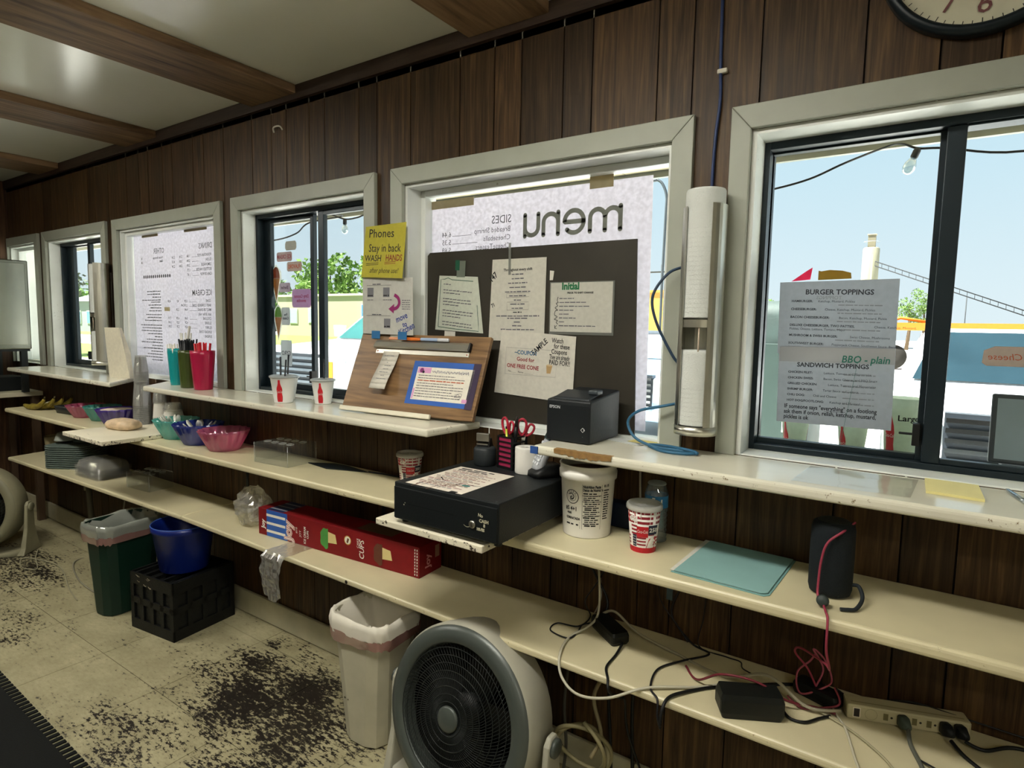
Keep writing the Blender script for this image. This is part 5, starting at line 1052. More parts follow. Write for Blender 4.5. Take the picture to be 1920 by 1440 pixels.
for x in (-.25, .24):
    for y in (-.46, .49): MB().box(x - .02, x + .02, y - .02, y + .02, .001, .8995).build('leg', K('#4b3a2a', .6), tb)
MB().box(-.27, .26, -.48, -.46, .80, .8995).build('apron', K('#6b4a30', .6), tb)
o = MB().box(-.10, .10, -.30, .30, 0, .10).build('black_bin', K('#101516', .5), bev=.006); o.location = (-5.40, -.38, .9304); tag(o, 'low black tub on the prep table under the steel cabinet', 'tub')
# ================================================================== papers, posters, stickers
POST = PAPER('#d9d6de', .84, .08); LET = PAPER('#e3e0d6', .15); MENU = K('#7c7c74', .8, var=0); TXT = K('#63636a', .8, var=0); TAPE = PAPER('#b6a88a', .4)
# ---- big menu poster in the wide middle window (seen from behind)
o, w_, h_, fm = sheet('menu_poster', 'white menu poster on the middle window, seen in reverse', 'poster', (-1.672, .112, 1.128), (-.716, .112, 1.128), (-.722, .112, 1.913), (-1.672, .112, 1.913), POST)
pr = PR(); px = lambda x: x + 1.672; pz = lambda z: z - 1.128; Q = lambda a, b: (px(-.818 - a), pz(1.760 + b)); sw = .0155; XH = .072
lay = [2.0]
def st(pts): lay[0] += .35; pr.stroke(MENU, [Q(*p) for p in pts], sw, lay[0])
for a, b in ((.007, .060), (.060, .113)): st([(a, 0), (a, XH - .025)] + arc((a + b) / 2, XH - .030, (b - a) / 2, .026, PI, 0) + [(b, 0)])
st([(.007, 0), (.007, XH)])
st([(.137, .036), (.207, .036)] + arc(.172, .036, .036, .036, 0, 1.75 * PI, 20))
st([(.232, 0), (.232, XH)]); st([(.232, 0), (.232, XH - .030)] + arc(.2605, XH - .030, .0285, .026, PI, 0) + [(.289, 0)])
st([(.310, XH), (.310, .028)] + arc(.337, .028, .027, .026, PI, 2 * PI) + [(.364, XH)]); st([(.364, 0), (.364, XH)])
pr.text(TXT, 'SIDES', px(-1.240), pz(1.814), .040, mirror=True, sx=.9)
for i, (a, b) in enumerate((('Breaded Shrimp', '6.44'), ('Cheeseballs', '5.35'), ('CheeseTeasers', '5.69'))):
    z = pz(1.784 - .029 * i); pr.text(TXT, a, px(-1.243), z, .0265, mirror=True, sx=.95); pr.text(TXT, b, px(-1.515), z - .004, .0265, mirror=True); pr.rect(TXT, px(-1.510), px((-1.42, -1.39, -1.41)[i]), z - .003, z - .0016, 2)
pr.build('lettering', o, lambda a, b, l: fm(a, b, l + 1))
for (x0, x1, z0, z1, nm) in ((-1.612, -1.408, 1.888, 1.918, 'masking_tape'), (-.935, -.852, 1.893, 1.931, 'masking_tape'), (-1.672, -1.628, 1.905, 1.955, 'duct_tape')):
    MB().box(x0 + 1.672, x1 + 1.672, -.0035, -.0020, z0 - 1.128, z1 - 1.128).build(nm, TAPE if nm[0] == 'm' else PAPER('#9aa39f', .4), o)
# ---- dark board standing inside that window
db = tag(MB().xz([(-1.612, 1.100), (-.742, 1.100), (-.757, 1.7225), (-1.600, 1.7225), (-1.612, 1.712)], .088, .094).build('dark_board', K('#2f2b23', .6, var=.18, ns=5, bump=.1)), 'dark brown board standing in the middle window', 'board')
def note(name, label, BL, BR, TR, TL, y=.085, mat=LET, **k): return sheet(name, label, 'paper', (BL[0], y, BL[1]), (BR[0], y, BR[1]), (TR[0], y, TR[1]), (TL[0], y, TL[1]), mat, **k)
random.seed(31)
o, w_, h_, fm = note('notice_sheet', 'notice with a green hand-drawn border on the dark board', (-1.569, 1.431), (-1.338, 1.421), (-1.366, 1.625), (-1.549, 1.635), mat=PAPER('#cdd2c4', .1))
pr = PR(); GB = K('#2c5a48', .7, var=0); pr.stroke(GB, [(.015, .012), (.020, .19), (.04, .192), (.055, .197), (.075, .190), (.175, .186)], .0024, 2); pr.stroke(GB, [(.015, .012), (.10, .008), (.21, .006), (.208, .03), (.198, .10)], .0024, 2)
for i in range(15): 
    if i in (1, 4, 8, 12): continue
    pr.words(TXT, .034, .17 + .01 * (i > 8), .172 - i * .0108, .0036, 2, .3 if i == 0 else (.6 if i in (3, 7, 11) else 1.0), rot=-.05)
pr.build('lettering', o, fm)
MB().box(.095, .135, -.0008, -.0003, .20, .26).build('tape', GL('#b9c2b6', dif=.5), o); MB().box(.088, .108, -.0016, -.0010, .225, .262).build('green_tape', K('#12513a', .6), o)
MB().box(.048, .10, -.0003, .0005, -.022, -.002).build('torn_corner', LET, o)
o, w_, h_, fm = note('notice_sheet', 'tall checklist in the middle of the dark board with a handwritten 147', (-1.313, 1.397), (-1.079, 1.399), (-1.076, 1.682), (-1.300, 1.683), y=.0845, mat=PAPER('#cfcdc2', .1))
pr = PR(); pr.text(M_INK, 'Throughout every shift', w_ * .53, .243, .0128, 'CENTER', bold=.0003)
for i, (a, z) in enumerate(((.05, .229), (.05, .214), (.08, .199), (.068, .184), (.105, .169), (.07, .155), (.03, .140), (.06, .126), (.048, .112), (.036, .098), (.18, .085), (.085, .077), (.028, .064), (.042, .051), (.14, .038), (.12, .024))): pr.words(TXT if i != 9 else M_INK, w_ * .53 - a / 2, w_ * .53 + a / 2, z, .0042)
for (x0, x1, z0, z1) in ((.078, .172, .151, .166), (.08, .17, .107, .135)): pr.stroke(M_INK, [(x0, z0), (x1, z0 + .002), (x1, z1), (x0, z1), (x0, z0)], .0008, 2)
HW = K('#17181c', .6, var=0); pr.text(HW, '147', .012, .205, .03, rot=.7, bold=.0008, sx=.8); pr.text(HW, '71', .016, .116, .019, rot=.5, bold=.0007, sx=.8)
pr.build('lettering', o, fm)
MB().box(.085, .095, -.0012, -.0008, .23, .34).build('clear_tape', GL('#d9dcd6', dif=.35), o)
lp = thing('laminated_sheet', 'laminated checklist headed in green marker on the dark board', 'paper', (-1.060, .0856, 1.425))
MB().box(0, .236, -.0010, .0, 0, .173).build('laminate', GL('#cfd2cc', dif=.35, gloss=.06), lp); MB().box(.004, .230, -.0016, -.0012, .009, .170).build('paper', PAPER('#c6c5bb', .1), lp)
pr = PR(); GR = K('#1d6b42', .6, var=0); pr.text(GR, 'Initial', .046, .148, .032, bold=.0013, sx=.95); pr.text(M_INK, 'PRIOR TO SHIFT CHANGE', .115, .134, .0082, 'CENTER', bold=.0003)
for i, a in enumerate((.055, .10, .115, .056, .042, .063, .02, .14)): pr.words(TXT, .038, .038 + a, .117 - i * .0128, .0034)
pr.stroke(HW, [(.033, .124), (.030, .112), (.034, .105), (.026, .103), (.032, .094), (.022, .088), (.033, .080), (.024, .078), (.021, .064), (.032, .058), (.020, .050), (.033, .046), (.028, .040), (.034, .034)], .0022, 2, 3); pr.stroke(HW, [(.022, .030), (.024, .018)], .0022); pr.stroke(HW, [(.030, .030), (.022, .022), (.031, .018)], .0018)
pr.build('lettering', lp, lambda a, b, l: (a, -.0017 - .0003 * l, b)); MB().xz([(-.002, .18), (.010, .18), (.014, .21), (-.002, .212)], -.001, .0004).build('torn_tab', LET, lp)
o, w_, h_, fm = note('coupon_sheet', 'white sample coupon sheet low on the dark board', (-1.283, 1.211), (-.963, 1.197), (-.955, 1.419), (-1.253, 1.437), y=.0835, mat=PAPER('#d8d5ca', .1))
pr = PR(); cx = lambda x: x + 1.283; cz = lambda z: z - 1.211 + .012; BLK = K('#3f6f94', .6, var=0); CR_ = K('#93343a', .6, var=0)
pr.stroke(M_GREYINK, [(.043, .072), (.250, .080), (.252, .170), (.043, .166), (.043, .072)], .0008)
pr.text(BLK, '~COUPON', .080, .146, .020, sx=.92, bold=.0005); pr.text(CR_, 'Good for', .090, .123, .019, bold=.0004); pr.text(CR_, 'ONE FREE CONE', .050, .097, .0195, bold=.0005, sx=.90); pr.text(M_INK, 'No.____   Name ________', .056, .081, .009, sx=1.05)
pr.poly(K('#b99a6b', .6), [(.215, .090), (.230, .091), (.236, .118), (.212, .117)], 2); pr.disc(K('#d2b98f', .6), .224, .118, .0115, 3, ry=.003)
pr.text(HW, 'SAMPLE', .160, .146, .027, rot=.75, bold=.0004, sx=.8)
for i, q in enumerate(('Watch', '  for these', 'Coupons', 'They are already', 'PAID FOR!!')): pr.text(HW, q, .228 - .006 * (i > 2), .196 - i * .0185, .023, bold=.0003, sx=.72 if i != 3 else .50)
pr.build('lettering', o, fm)
# ---- yellow note and white sheet between the windows
o, w_, h_, fm = sheet('yellow_note', 'yellow handwritten phones note taped between the windows', 'note', (-1.851, -.028, 1.629), (-1.623, -.032, 1.618), (-1.613, -.026, 1.823), (-1.835, -.022, 1.822), PAPER('#c9c052', .25), curl=.004)
pr = PR(); B2 = K('#23201a', .6, var=0); RD = K('#8a3324', .6, var=0)
pr.text(B2, 'Phones', .028, .152, .046, bold=.0002, sx=1.05); pr.text(B2, 'Stay in back', .032, .098, .042, bold=.0002, sx=.88); pr.text(B2, 'WASH', .014, .062, .034, bold=.0004, sx=.95); pr.text(RD, 'HANDS', .130, .064, .033, bold=.0005, sx=.80); pr.text(B2, 'after phone use!', .045, .018, .028, shear=.3, sx=.85)
for k_ in range(2): pr.stroke(B2, [(.022, .052 - .006 * k_), (.092, .056 - .006 * k_)], .002); pr.stroke(RD, [(.125, .058 - .006 * k_), (.185, .061 - .006 * k_)], .002)
pr.build('lettering', o, fm)
o, w_, h_, fm = sheet('instruction_sheet', 'white sheet with a purple arrow under the yellow note', 'paper', (-1.849, -.026, 1.410), (-1.582, -.022, 1.408), (-1.588, -.020, 1.621), (-1.854, -.022, 1.6275), PAPER('#cfcfc8', .2))
pr = PR(); PU = K('#8c2463', .6, var=0); BP = K('#2b3f8a', .6, var=0); random.seed(5)
for z in (.186, .070): pr.rect(M_INK, .018, .150, z, z + .0012); pr.words(TXT, .05, .10, z + .003, .004)
for x, z in ((.022, .142), (.108, .142), (.115, .024)): pr.rect(M_GREYINK, x, x + .034, z, z + .036); pr.words(M_INK, x + .002, x + .032, z + .004, .005, 3)
pr.words(TXT, .022, .055, .130, .003); pr.words(TXT, .108, .155, .130, .003)
for i in range(5): pr.words(TXT, .208, .25, .128 - i * .008, .0028)
pr.stroke(PU, [(.168, .150), (.188, .138), (.194, .118), (.182, .102), (.160, .096)], .013, 2, 5, False); pr.poly(PU, [(.168, .116), (.166, .080), (.138, .097)], 2)
pr.text(BP, 'move', .182, .045, .034, rot=.35, bold=.0006, sx=.8); pr.text(BP, 'to', .214, .030, .026, rot=.2, bold=.0006); pr.text(BP, 'Kitchen', .200, -.004, .034, rot=.42, bold=.0006, sx=.78)
pr.build('lettering', o, fm)
for x in (.05, .19): MB().box(x, x + .045, -.0012, -.0004, -.018, .012).build('blue_tape', K('#2d6a9c', .6), o)
# ---- menu poster in the far wide window (reversed)
o, w_, h_, fm = sheet('menu_poster', 'white drinks and ice cream menu poster, seen in reverse', 'poster', (-3.905, .056, 1.135), (-2.985, .056, 1.135), (-2.985, .056, 1.93), (-3.895, .056, 1.93), POST)
pr = PR(); px = lambda x: x + 3.905; pz = lambda z: z - 1.135; T2 = K('#6d6d70', .8, var=0)
def mt_(s, x, z, size, bold=.0003): pr.text(T2, s, px(x), pz(z), size, mirror=True, sx=.92, bold=bold)
mt_('DRINKS', -3.058, 1.822, .040); mt_('OTHER', -3.543, 1.820, .040); mt_('ICE CREAM', -3.070, 1.580, .042)
for i, (s, pp) in enumerate((('FOUNTAIN POP', ('1.84', '2.14', '2.34')), ('SLUSH', ('2.04', '3.00', '4.15')), ('LEMONADE', ('2.09', '3.04', '2.34')), ('BOTTLED WATER', ('1.75',)), ('CAN OF POP', ('1.47',)))):
    z = 1.782 - i * .0245; mt_(s, -3.068, z, .020); pr.rect(T2, px(-3.255), px(-3.19), pz(z), pz(z) + .0014, 2)
    for j_, q in enumerate(pp): mt_(q, -3.275 - j_ * .078, z, .020)
mt_('Frozen Beverage', -3.56, 1.790, .018); mt_('Giant', -3.56, 1.770, .018, .0008); mt_('.50', -3.79, 1.790, .018); mt_('.30', -3.79, 1.768, .018, .0008)
for i in range(14): pr.disc(K('#4d4d50', .8, var=0), px(-3.490 - i * .0225), pz(1.692), .0078, 2, 10, ry=.010)
for i, (s, pp) in enumerate((('CONE', ('3.29', '4.0', '4.59')), ('BABY CONE/KID CONE', ('2.19/2.49',)), ('MALT OR SHAKE', ('4.49', '5.29')), ('(add .50 for malt)', ()), ('CYCLONE', ('5.69', '6.29', '7.19')), ('SLUSHIE', ('4.29', '5.29', '5.49')), ('FLURRY', ('4.29', '5.29', '5.99')), ('SUNDAE CONE', ()), ('SUNDAE', ()))):
    z = 1.545 - i * .0232; mt_(s, -3.082, z, .019)
    if pp: pr.rect(T2, px(-3.295), px(-3.22), pz(z), pz(z) + .0014, 2)
    for j_, q in enumerate(pp): mt_(q, -3.315 - j_ * .088, z, .019)
random.seed(9)
for z, nl in ((1.606, 4), (1.545, 4), (1.474, 3), (1.414, 7), (1.297, 6)):
    for i in range(nl): x1 = -3.595; x0 = x1 - random.uniform(.08, .25); pr.words(T2, px(x0), px(x1), pz(z - i * .0165), .0062)
pr.rect(PAPER('#c4b58e', .3), px(-3.56), px(-3.50), pz(1.497), pz(1.519), 4)
pr.build('lettering', o, lambda a, b, l: fm(a, b, l + 1))
for x0, x1, z0 in ((-3.787, -3.604, 1.915), (-3.323, -3.101, 1.915), (-3.50, -3.44, 1.130)): MB().box(px(x0), px(x1), -.0034, -.0020, z0 - 1.135, z0 - 1.135 + .026).build('masking_tape', TAPE, o)
# ---- burger toppings sheets on the right-hand sliding window
SH = PAPER('#b3b9c0', .55, .03); BK2 = K('#3e4046', .8, var=0); GY = K('#8b8f94', .8, var=0)
o, w_, h_, fm = sheet('topping_list', 'burger toppings sheet taped inside the sliding window', 'paper', (-.3455, .1290, 1.389), (-.068, .1290, 1.384), (-.070, .1290, 1.586), (-.349, .1290, 1.583), SH)
pr = PR(); pr.text(BK2, 'BURGER TOPPINGS', w_ * .5, .162, .0185, 'CENTER', bold=.0005)
for i, (a, b) in enumerate((('HAMBURGER:', 'Ketchup, Mustard, Pickles'), ('CHEESEBURGER:', 'Cheese, Ketchup, Mustard, Pickles'), ('BACON CHEESEBURGER:', 'Bacon, Ketchup, Mustard, Pickle'), ('DELUXE CHEESEBURGER, TWO PATTIES,', 'Cheese, Ketchup, Mustard,'), ('MUSHROOM & SWISS BURGER:', 'Swiss Cheese, Mushrooms'), ('SOUTHWEST BURGER:', 'Pepperjack Cheese, Southwest Sauce, Bacon'))):
    z = .141 - i * .0215 - .006 * (i > 3); pr.text(BK2, a, .026, z, .0083, bold=.00022, sx=1.04); pr.text(BK2, b, .026 + len(a) * .00585 + .007, z, .0083, sx=1.0)
    if i == 3: pr.text(BK2, 'Pickles, Onions, Lettuce, Tomato, Mayo', .026, z - .010, .0083)
    if i == 5: pr.text(BK2, '(can add jalapenos)', .026, z - .010, .0083)
    pr.words(GY, .14, .24, z - .008, .003, 1)
pr.text(GY, 'TOPPINGS', w_ * .42, .149, .013, 'CENTER', mirror=True, l=1)
pr.build('lettering', o, fm)
o, w_, h_, fm = sheet('topping_list', 'sandwich toppings sheet with handwriting taped inside the sliding window', 'paper', (-.337, .1270, 1.199), (-.064, .1270, 1.202), (-.067, .1270, 1.412), (-.3415, .1270, 1.410), SH)
pr = PR(); TG = K('#1f6a5c', .6, var=0); pr.rect(K('#9ea2a6', .8), .0, w_ * .995, .168, .2085, 0.6); pr.text(TG, 'BBQ - plain', .152, .170, .026, bold=.0004, shear=.15, sx=.9); pr.text(BK2, 'SANDWICH TOPPINGS', w_ * .48, .155, .0165, 'CENTER', bold=.0005)
for i, (a, b) in enumerate((('CHICKEN FILET:', 'Lettuce, Tomato and Mayonnaise'), ('CHICKEN SWISS:', 'Bacon, Swiss Cheese, and BBQ Sauce'), ('GRILLED CHICKEN:', 'Lettuce, Tomato and Mayonnaise'), ('SHRIMP BURGER:', 'Tartar Sauce and Lettuce'), ('CHILI DOG:', 'Chili and Cheese'), ('HOT DOG/FOOTLONG:', 'Ketchup and Mustard'))):
    z = .137 - i * .0155; pr.text(BK2, a, .024, z, .0082, bold=.00022, sx=1.04); pr.text(BK2, b, .024 + len(a) * .0058 + .007, z, .0082); pr.words(GY, .16, .24, z - .001, .003, 1, .9)
for i, q in enumerate(('IF someone says "everything" on a footlong', 'ask them if onion, relish, ketchup, mustard,', 'pickles is ok')): pr.text(HW, q, .018, .040 - i * .0145, .0158, bold=.00025, sx=.80)
pr.stroke(HW, [(.118, .036), (.168, .038)], .0007)
pr.build('lettering', o, fm)
STK = lambda h: PAPER(h, .7)
def sticker(name, label, poly, y, m, cat='sticker'): return tag(MB().xz(poly, y, y + .0008).build(name, m), label, cat)
sticker('window_sticker', 'pink triangular sticker above the toppings sheet', [(-.323, 1.586), (-.276, 1.590), (-.272, 1.622), (-.286, 1.613)], .1412, STK('#d8527c'))
tn = sticker('window_sticker', 'tan torn label above the toppings sheet', [(-.257, 1.588), (-.178, 1.590), (-.180, 1.605), (-.20, 1.611), (-.23, 1.614), (-.25, 1.611), (-.257, 1.613)], .1412, STK('#a48d4e'))
o = sticker('window_sticker', 'grey lozenge sticker lettered in orange on the right pane', [(.106, 1.385), (.115, 1.378), (.24, 1.378), (.24, 1.424), (.128, 1.424), (.108, 1.414)], .1135, STK('#b7aaa2'))
pr = PR(); pr.text(K('#b5552c', .6), 'Mac & Cheese', .112, 1.393, .021, shear=.2, mirror=False, sx=1.0, l=1); V_ = pr.d
for m in list(V_): V_[m] = ([(.352 - a, b, l) for a, b, l in V_[m][0]], V_[m][1])
pr.build('lettering', o, lambda a, b, l: (a, .1132, b))
# ---- stickers on the far sliding window (lettered for the outside)
Y3 = .1145
def lozenge(x, z, hw, hh, r=.3): return [(x - hw, z - hh * (1 - r)), (x - hw * (1 - r * .4), z - hh), (x + hw * (1 - r * .4), z - hh), (x + hw, z - hh * (1 - r)), (x + hw, z + hh * (1 - r)), (x + hw * (1 - r * .4), z + hh), (x - hw * (1 - r * .4), z + hh), (x - hw, z + hh * (1 - r))]
def txt_sticker(label, x, z, hw, hh, bgc, s, col, size, lines=1):
    o = sticker('window_sticker', label, lozenge(x, z, hw, hh), Y3, STK(bgc)); pr = PR(); ss = s.split('|')
    for i, q in enumerate(ss): pr.text(K(col, .6, var=0), q, x, z - size * .33 + (len(ss) - 1) * size * .45 - i * size * .95, size, 'CENTER', mirror=True, bold=.0006, sx=.85)
    pr.build('lettering', o, lambda a, b, l: (a, Y3 - .0003 * l, b))
sticker('window_sticker', 'plain grey rounded sticker at the top of the pane', lozenge(-2.495, 1.805, .042, .021, .5), Y3, STK('#b3b1ab'))
txt_sticker('grey sticker reading ice cream in red', -2.545, 1.756, .058, .022, '#b9a9aa', 'ICE CREAM', '#9c4a55', .026)
txt_sticker('grey sticker reading flavors in orange red', -2.470, 1.708, .055, .022, '#bdb0ab', 'FLAVORS', '#b5533a', .026)
txt_sticker('lilac sticker reading dirty coconut', -2.420, 1.560, .070, .043, '#b9a2bb', 'Dirty Coconut|smoothie', '#a04a6a', .021)
txt_sticker('small lilac sticker beside the orange cone', -2.545, 1.612, .042, .022, '#b3a9b4', 'Sherbet', '#5d4a5a', .021)
txt_sticker('pale grey sticker beside the green cone', -2.540, 1.476, .032, .042, '#b9bcbf', 'Pina|Colada', '#4a4f5a', .018)
txt_sticker('large pale grey sticker low on the pane', -2.540, 1.300, .044, .062, '#bfc3c6', 'GYRO', '#4a4a52', .03)
def cone_sticker(label, x, z0, z1, top):
    t = thing('cone_sticker', label, 'sticker', (x, Y3, z0)); h = z1 - z0; r = h * .175
    MB().xz([(0, 0), (r, h * .66), (-r, h * .66)], 0, .0008).build('cone', STK('#c08d52'), t)
    MB().xz([(r * 1.02 * math.cos(a), h * .665 + h * .33 * math.sin(a)) for a in [i * PI / 10 for i in range(11)]], 0, .0008).build('scoop', STK(top), t)
    MB().xz([(0, -.012), (r + .012, h * .66), (r + .010, h * .85), (0, h + .012), (-r - .010, h * .85), (-r - .012, h * .66)], .0010, .0016).build('backing', STK('#dfe0dc'), t)
cone_sticker('orange ice cream cone sticker on the far sliding window', -2.612, 1.548, 1.712, '#a8542c'); cone_sticker('green ice cream cone sticker on the far sliding window', -2.600, 1.370, 1.523, '#76a83a')
# ================================================================== outdoors
GZ = -.15
tag(MB().box(-160, 60, .17, 160, GZ - .3, GZ).build('ground_lot', K('#cfcec8', .9, var=.06, ns=.6)), kind='structure')
tag(MB().box(-160, -14, 24, 44, GZ + .001, GZ + .02).build('lawn_strip', K('#5f7a30', .9, var=.25, ns=2)), kind='structure')
tag(MB().box(-160, -24, 9, 15, GZ + .001, GZ + .02).build('lawn_verge', K('#5f7a30', .9, var=.25, ns=2)), kind='structure')
tag(MB().box(-160, 60, 16, 22, GZ + .001, GZ + .012).build('street_road', K('#77756f', .9, var=.08, ns=1)), kind='structure')
# eave: soffit boards, fascia
sf_ = bpy.data.objects.new('roof_soffit', None); COL.objects.link(sf_); sf_['kind'] = 'structure'; x = -8.0; i = 0
M_SOF = K('#d9cfae', .6, var=.05); M_SLOT = K('#7d7560', .8)
while x < 3.4:
    w_ = .305; vent = i % 3 == 1
    p = MB().box(x + .002, x + w_ - .002, .165, 1.165, 2.2, 2.212).build('soffit_panel', M_SOF, sf_, bev=.002)
    if vent:
        pr = PR()
        for a in range(9):
            for b in range(11): pr.rect(M_SLOT, x + .03 + a * .028, x + .045 + a * .028, .30 + b * .075, .345 + b * .075)
        pr.build('vent_slots', p, lambda a, b, l: (a, b, 2.1995))
    x += w_; i += 1
MB().box(-8, 3.4, 1.166, 1.19, 2.17, 2.36).build('fascia', M_TRIMW, sf_); MB().box(-8.0, 3.4, .0, 1.19, 2.36, 2.62).build('roof_deck', K('#6f6a60', .9), sf_)
tag(MB().box(X0 - .4, X1 + .4, Y0 - .4, .16, H + .15, H + .2).build('roof', K('#6f6a60', .9)), kind='structure')
# outside ledge with sample cups
tag(MB().box(-.55, .75, .2205, .42, 1.03, 1.075).build('trim_2', K('#cfd6d6', .5)), kind='structure')
def sample_cup(x, h, rt_, label, txt=None):
    t = thing('sample_cup', label, 'cup', (x, .315, 1.0755)); rb = rt_ * .70
    MB().loft([ring(rb, 0), ring(rt_, h), ring(rt_ + .002, h + .002), ring(rt_ - .002, h), ring(rb - .002, .004)], True, True).build('cup_body', PAPER('#e2ebe0', .6), t)
    pr = PR(); q = rt_ * .95
    for s_ in (-.62, 1.7): pr.bottle(RED, s_ * q, .0, h * .97, q * .62); pr.text(P_WH, 'Coca-Cola', s_ * q, h * .45, q * .3, 'CENTER', shear=.25, sx=.5)
    if txt: pr.text(M_INK, txt, .30 * q, h * .70, q * .46, 'CENTER', bold=.0005)
    pr.build('print', t, cylmap(rb, rt_, h, a0=-1.55))
sample_cup(-.046, .195, .050, 'tall paper sample cup marked Large outside the window', 'Large'); sample_cup(-.165, .115, .040, 'medium paper sample cup outside the window'); sample_cup(-.318, .105, .038, 'small paper sample cup outside the window')
tb = thing('card_tablet', 'grey framed tablet standing outside the sliding window', 'tablet', (.215, .30, 1.0755), 0, None, (-.15, 0, 0))
MB().box(-.068, .10, -.006, .006, .045, .225).build('case', K('#3d4448', .4), tb, bev=.005); MB().box(-.056, .088, -.0072, -.0065, .056, .213).build('screen', K('#8f9da3', .15), tb); MB().prism([(-.04, -.03), (.06, -.03), (.06, .05), (-.04, .05)], .0, .044).build('stand', K('#2b3033', .5), tb)
# string lights under the eave
tag(MB().tube(smooth_path([(-.75, .92, 1.985), (-.563, .92, 2.004), (-.42, .92, 2.03), (-.30, .92, 2.075), (-.185, 1.1, 2.16), (-.128, .95, 2.125), (-.077, .92, 2.095), (.0, .92, 2.085), (.214, .92, 2.045), (.6, .92, 2.09), (.9, 1.1, 2.16)], 6), .004, 6).build('light_string', K('#1d2226', .6)), 'dark string light cable under the eave by the wide sliding window', 'string light')
tag(MB().tube(smooth_path([(-4.3, .92, 2.01), (-3.80, .92, 2.01), (-3.55, .92, 2.04), (-3.41, .92, 2.10), (-3.30, 1.1, 2.16), (-3.187, .92, 2.135), (-3.062, .92, 2.095), (-2.95, .92, 2.095), (-2.84, .92, 2.11), (-2.5, 1.0, 2.15)], 6), .005, 6).build('light_string', K('#1d2226', .6)), 'dark string light cable under the eave by the stickered window', 'string light')
def bulb(label, x, z, rx):
    t = thing('light_bulb', label, 'bulb', (x, .92, z), 0, None, (0, rx, 0)); MB().lathe([(.009, 0), (.012, -.008), (.012, -.03), (.010, -.034)], 14).build('socket', K('#2c3136', .5), t); MB().lathe([(.010, -.0345), (.019, -.055), (.0205, -.07), (.015, -.085), (.004, -.091)], 18).build('glass', GL('#e6f0f0', dif=.12, gloss=.2), t)
bulb('clear hanging bulb by the wide sliding window', -.077, 2.095, .35); bulb('clear hanging bulb by the stickered window', -3.062, 2.095, 0)
# trees
def tree(label, x, y, h, cr_, col, seed, n=950, name='leafy_tree', grp='trees across the street'):
    t = thing(name, label, 'tree', (x, y, GZ), 0, grp); rg = random.Random(seed)
    MB().tube([(0, 0, 0), (.02 * h, 0, h * .3), (0, .01 * h, h * .7)], [.03 * h, .022 * h, .008 * h], 8).build('trunk', K('#5a4a38', .9), t)
    mb = MB(); blobs = [(rg.uniform(-.6, .6) * cr_, rg.uniform(-.5, .5) * cr_, h * rg.uniform(.42, .88), cr_ * rg.uniform(.30, .5)) for _ in range(9)]
    for i in range(n):
        bx, by, bz, br = blobs[i % 9]; d = Vector((rg.gauss(0, 1), rg.gauss(0, 1), rg.gauss(0, 1))).normalized() * br * rg.uniform(.55, 1.05); c = Vector((bx, by, bz)) + d
        a = Vector((rg.gauss(0, 1), rg.gauss(0, 1), rg.gauss(0, 1))).normalized(); b = a.cross(Vector((rg.gauss(0, 1), rg.gauss(0, 1), rg.gauss(0, 1)))).normalized(); s_ = cr_ * rg.uniform(.05, .10)
        mb.add([c - a * s_, c - b * s_ * .6, c + a * s_, c + b * s_ * .6], [(0, 1, 2, 3)], 0)
    tag(mb.build('foliage', K(col, .8, var=.45, ns=1.2), t), kind='stuff')
for i, (x, y, h, r, c, lb) in enumerate(((-90, 60, 9.5, 4.5, '#4d6e2c', 'round green tree behind the ice cream cone stickers'), (-83, 62, 10.5, 5, '#587732', 'broad green tree beyond the pale building'), (-76, 60, 12.5, 5.5, '#5b7a34', 'tallest green tree left of the yellow note'), (-68, 61, 12.0, 5.5, '#618038', 'green tree just behind the yellow note'), (-62, 66, 11.5, 5, '#567430', 'green tree at the edge of the yellow note'),
                                          (-107, 41, 9.5, 5, '#5d7d38', 'dark green tree seen through the far sliding window'), (-1.8, 70, 6.6, 1.3, '#4f6b30', 'slim tree beside the grain tower'), (-.6, 71, 6.2, 1.2, '#5d7838', 'second slim tree beside the grain tower'), (-13.5, 60, 5.3, 1.6, '#618038', 'small tree over the grey ice chest'), (-31, 9, 4.2, 1.6, '#4f5a44', 'dark shrub outside the end window'))):
    tree(lb, x, y, h, r, c, 40 + i)
# buildings
def building(label, x0, x1, y0, y1, h, wallc, roofc, wins=(), pitch=.0):
    t = thing('far_building', label, 'building', ((x0 + x1) / 2, y0, GZ)); hw = (x1 - x0) / 2; d = y1 - y0
    MB().box(-hw, hw, 0, d, 0, h).build('wall', K(wallc, .8), t)
    if pitch: MB().yz([(-.3, h), (d / 2, h + pitch), (d + .3, h)], -hw - .3, hw + .3).build('roof', K(roofc, .8), t)
    else: MB().box(-hw - .15, hw + .15, -.15, d + .15, h + .002, h + .25).build('roof', K(roofc, .8), t)
    for (a, b, z0, z1, c) in wins:
        f = MB().box(a - .08, b + .08, -.06, -.005, z0 - .08, z1 + .08).build('window', K('#e6e2d6', .6), t); MB().box(a, b, -.08, -.061, z0, z1).build('pane', K(c, .3), f)
building('long cream building across the street with blue windows', -66, -48, 44, 52, 4.6, '#a39d8a', '#b5b0a2', ((-3, -1.6, 1.6, 3.2, '#9fb2b8'), (6.0, 7.4, 2.0, 3.6, '#4f83b5'), (-6.5, -5.2, 1.5, 3.1, '#9fb2b8')), 0)
building('pale grey house seen through the far sliding window', -89, -79, 30, 38, 3.6, '#93999a', '#70787a', ((-2.2, -.8, 1.0, 2.4, '#5f8fa3'), (1.0, 2.4, 1.0, 2.4, '#5f8fa3')), 1.4)
building('sandy yellow warehouse behind the lamp post', -30, -21, 60, 72, 5.4, '#a88440', '#a07a38', ((-2.5, -1, 1.5, 3, '#a8945c'),), 0)
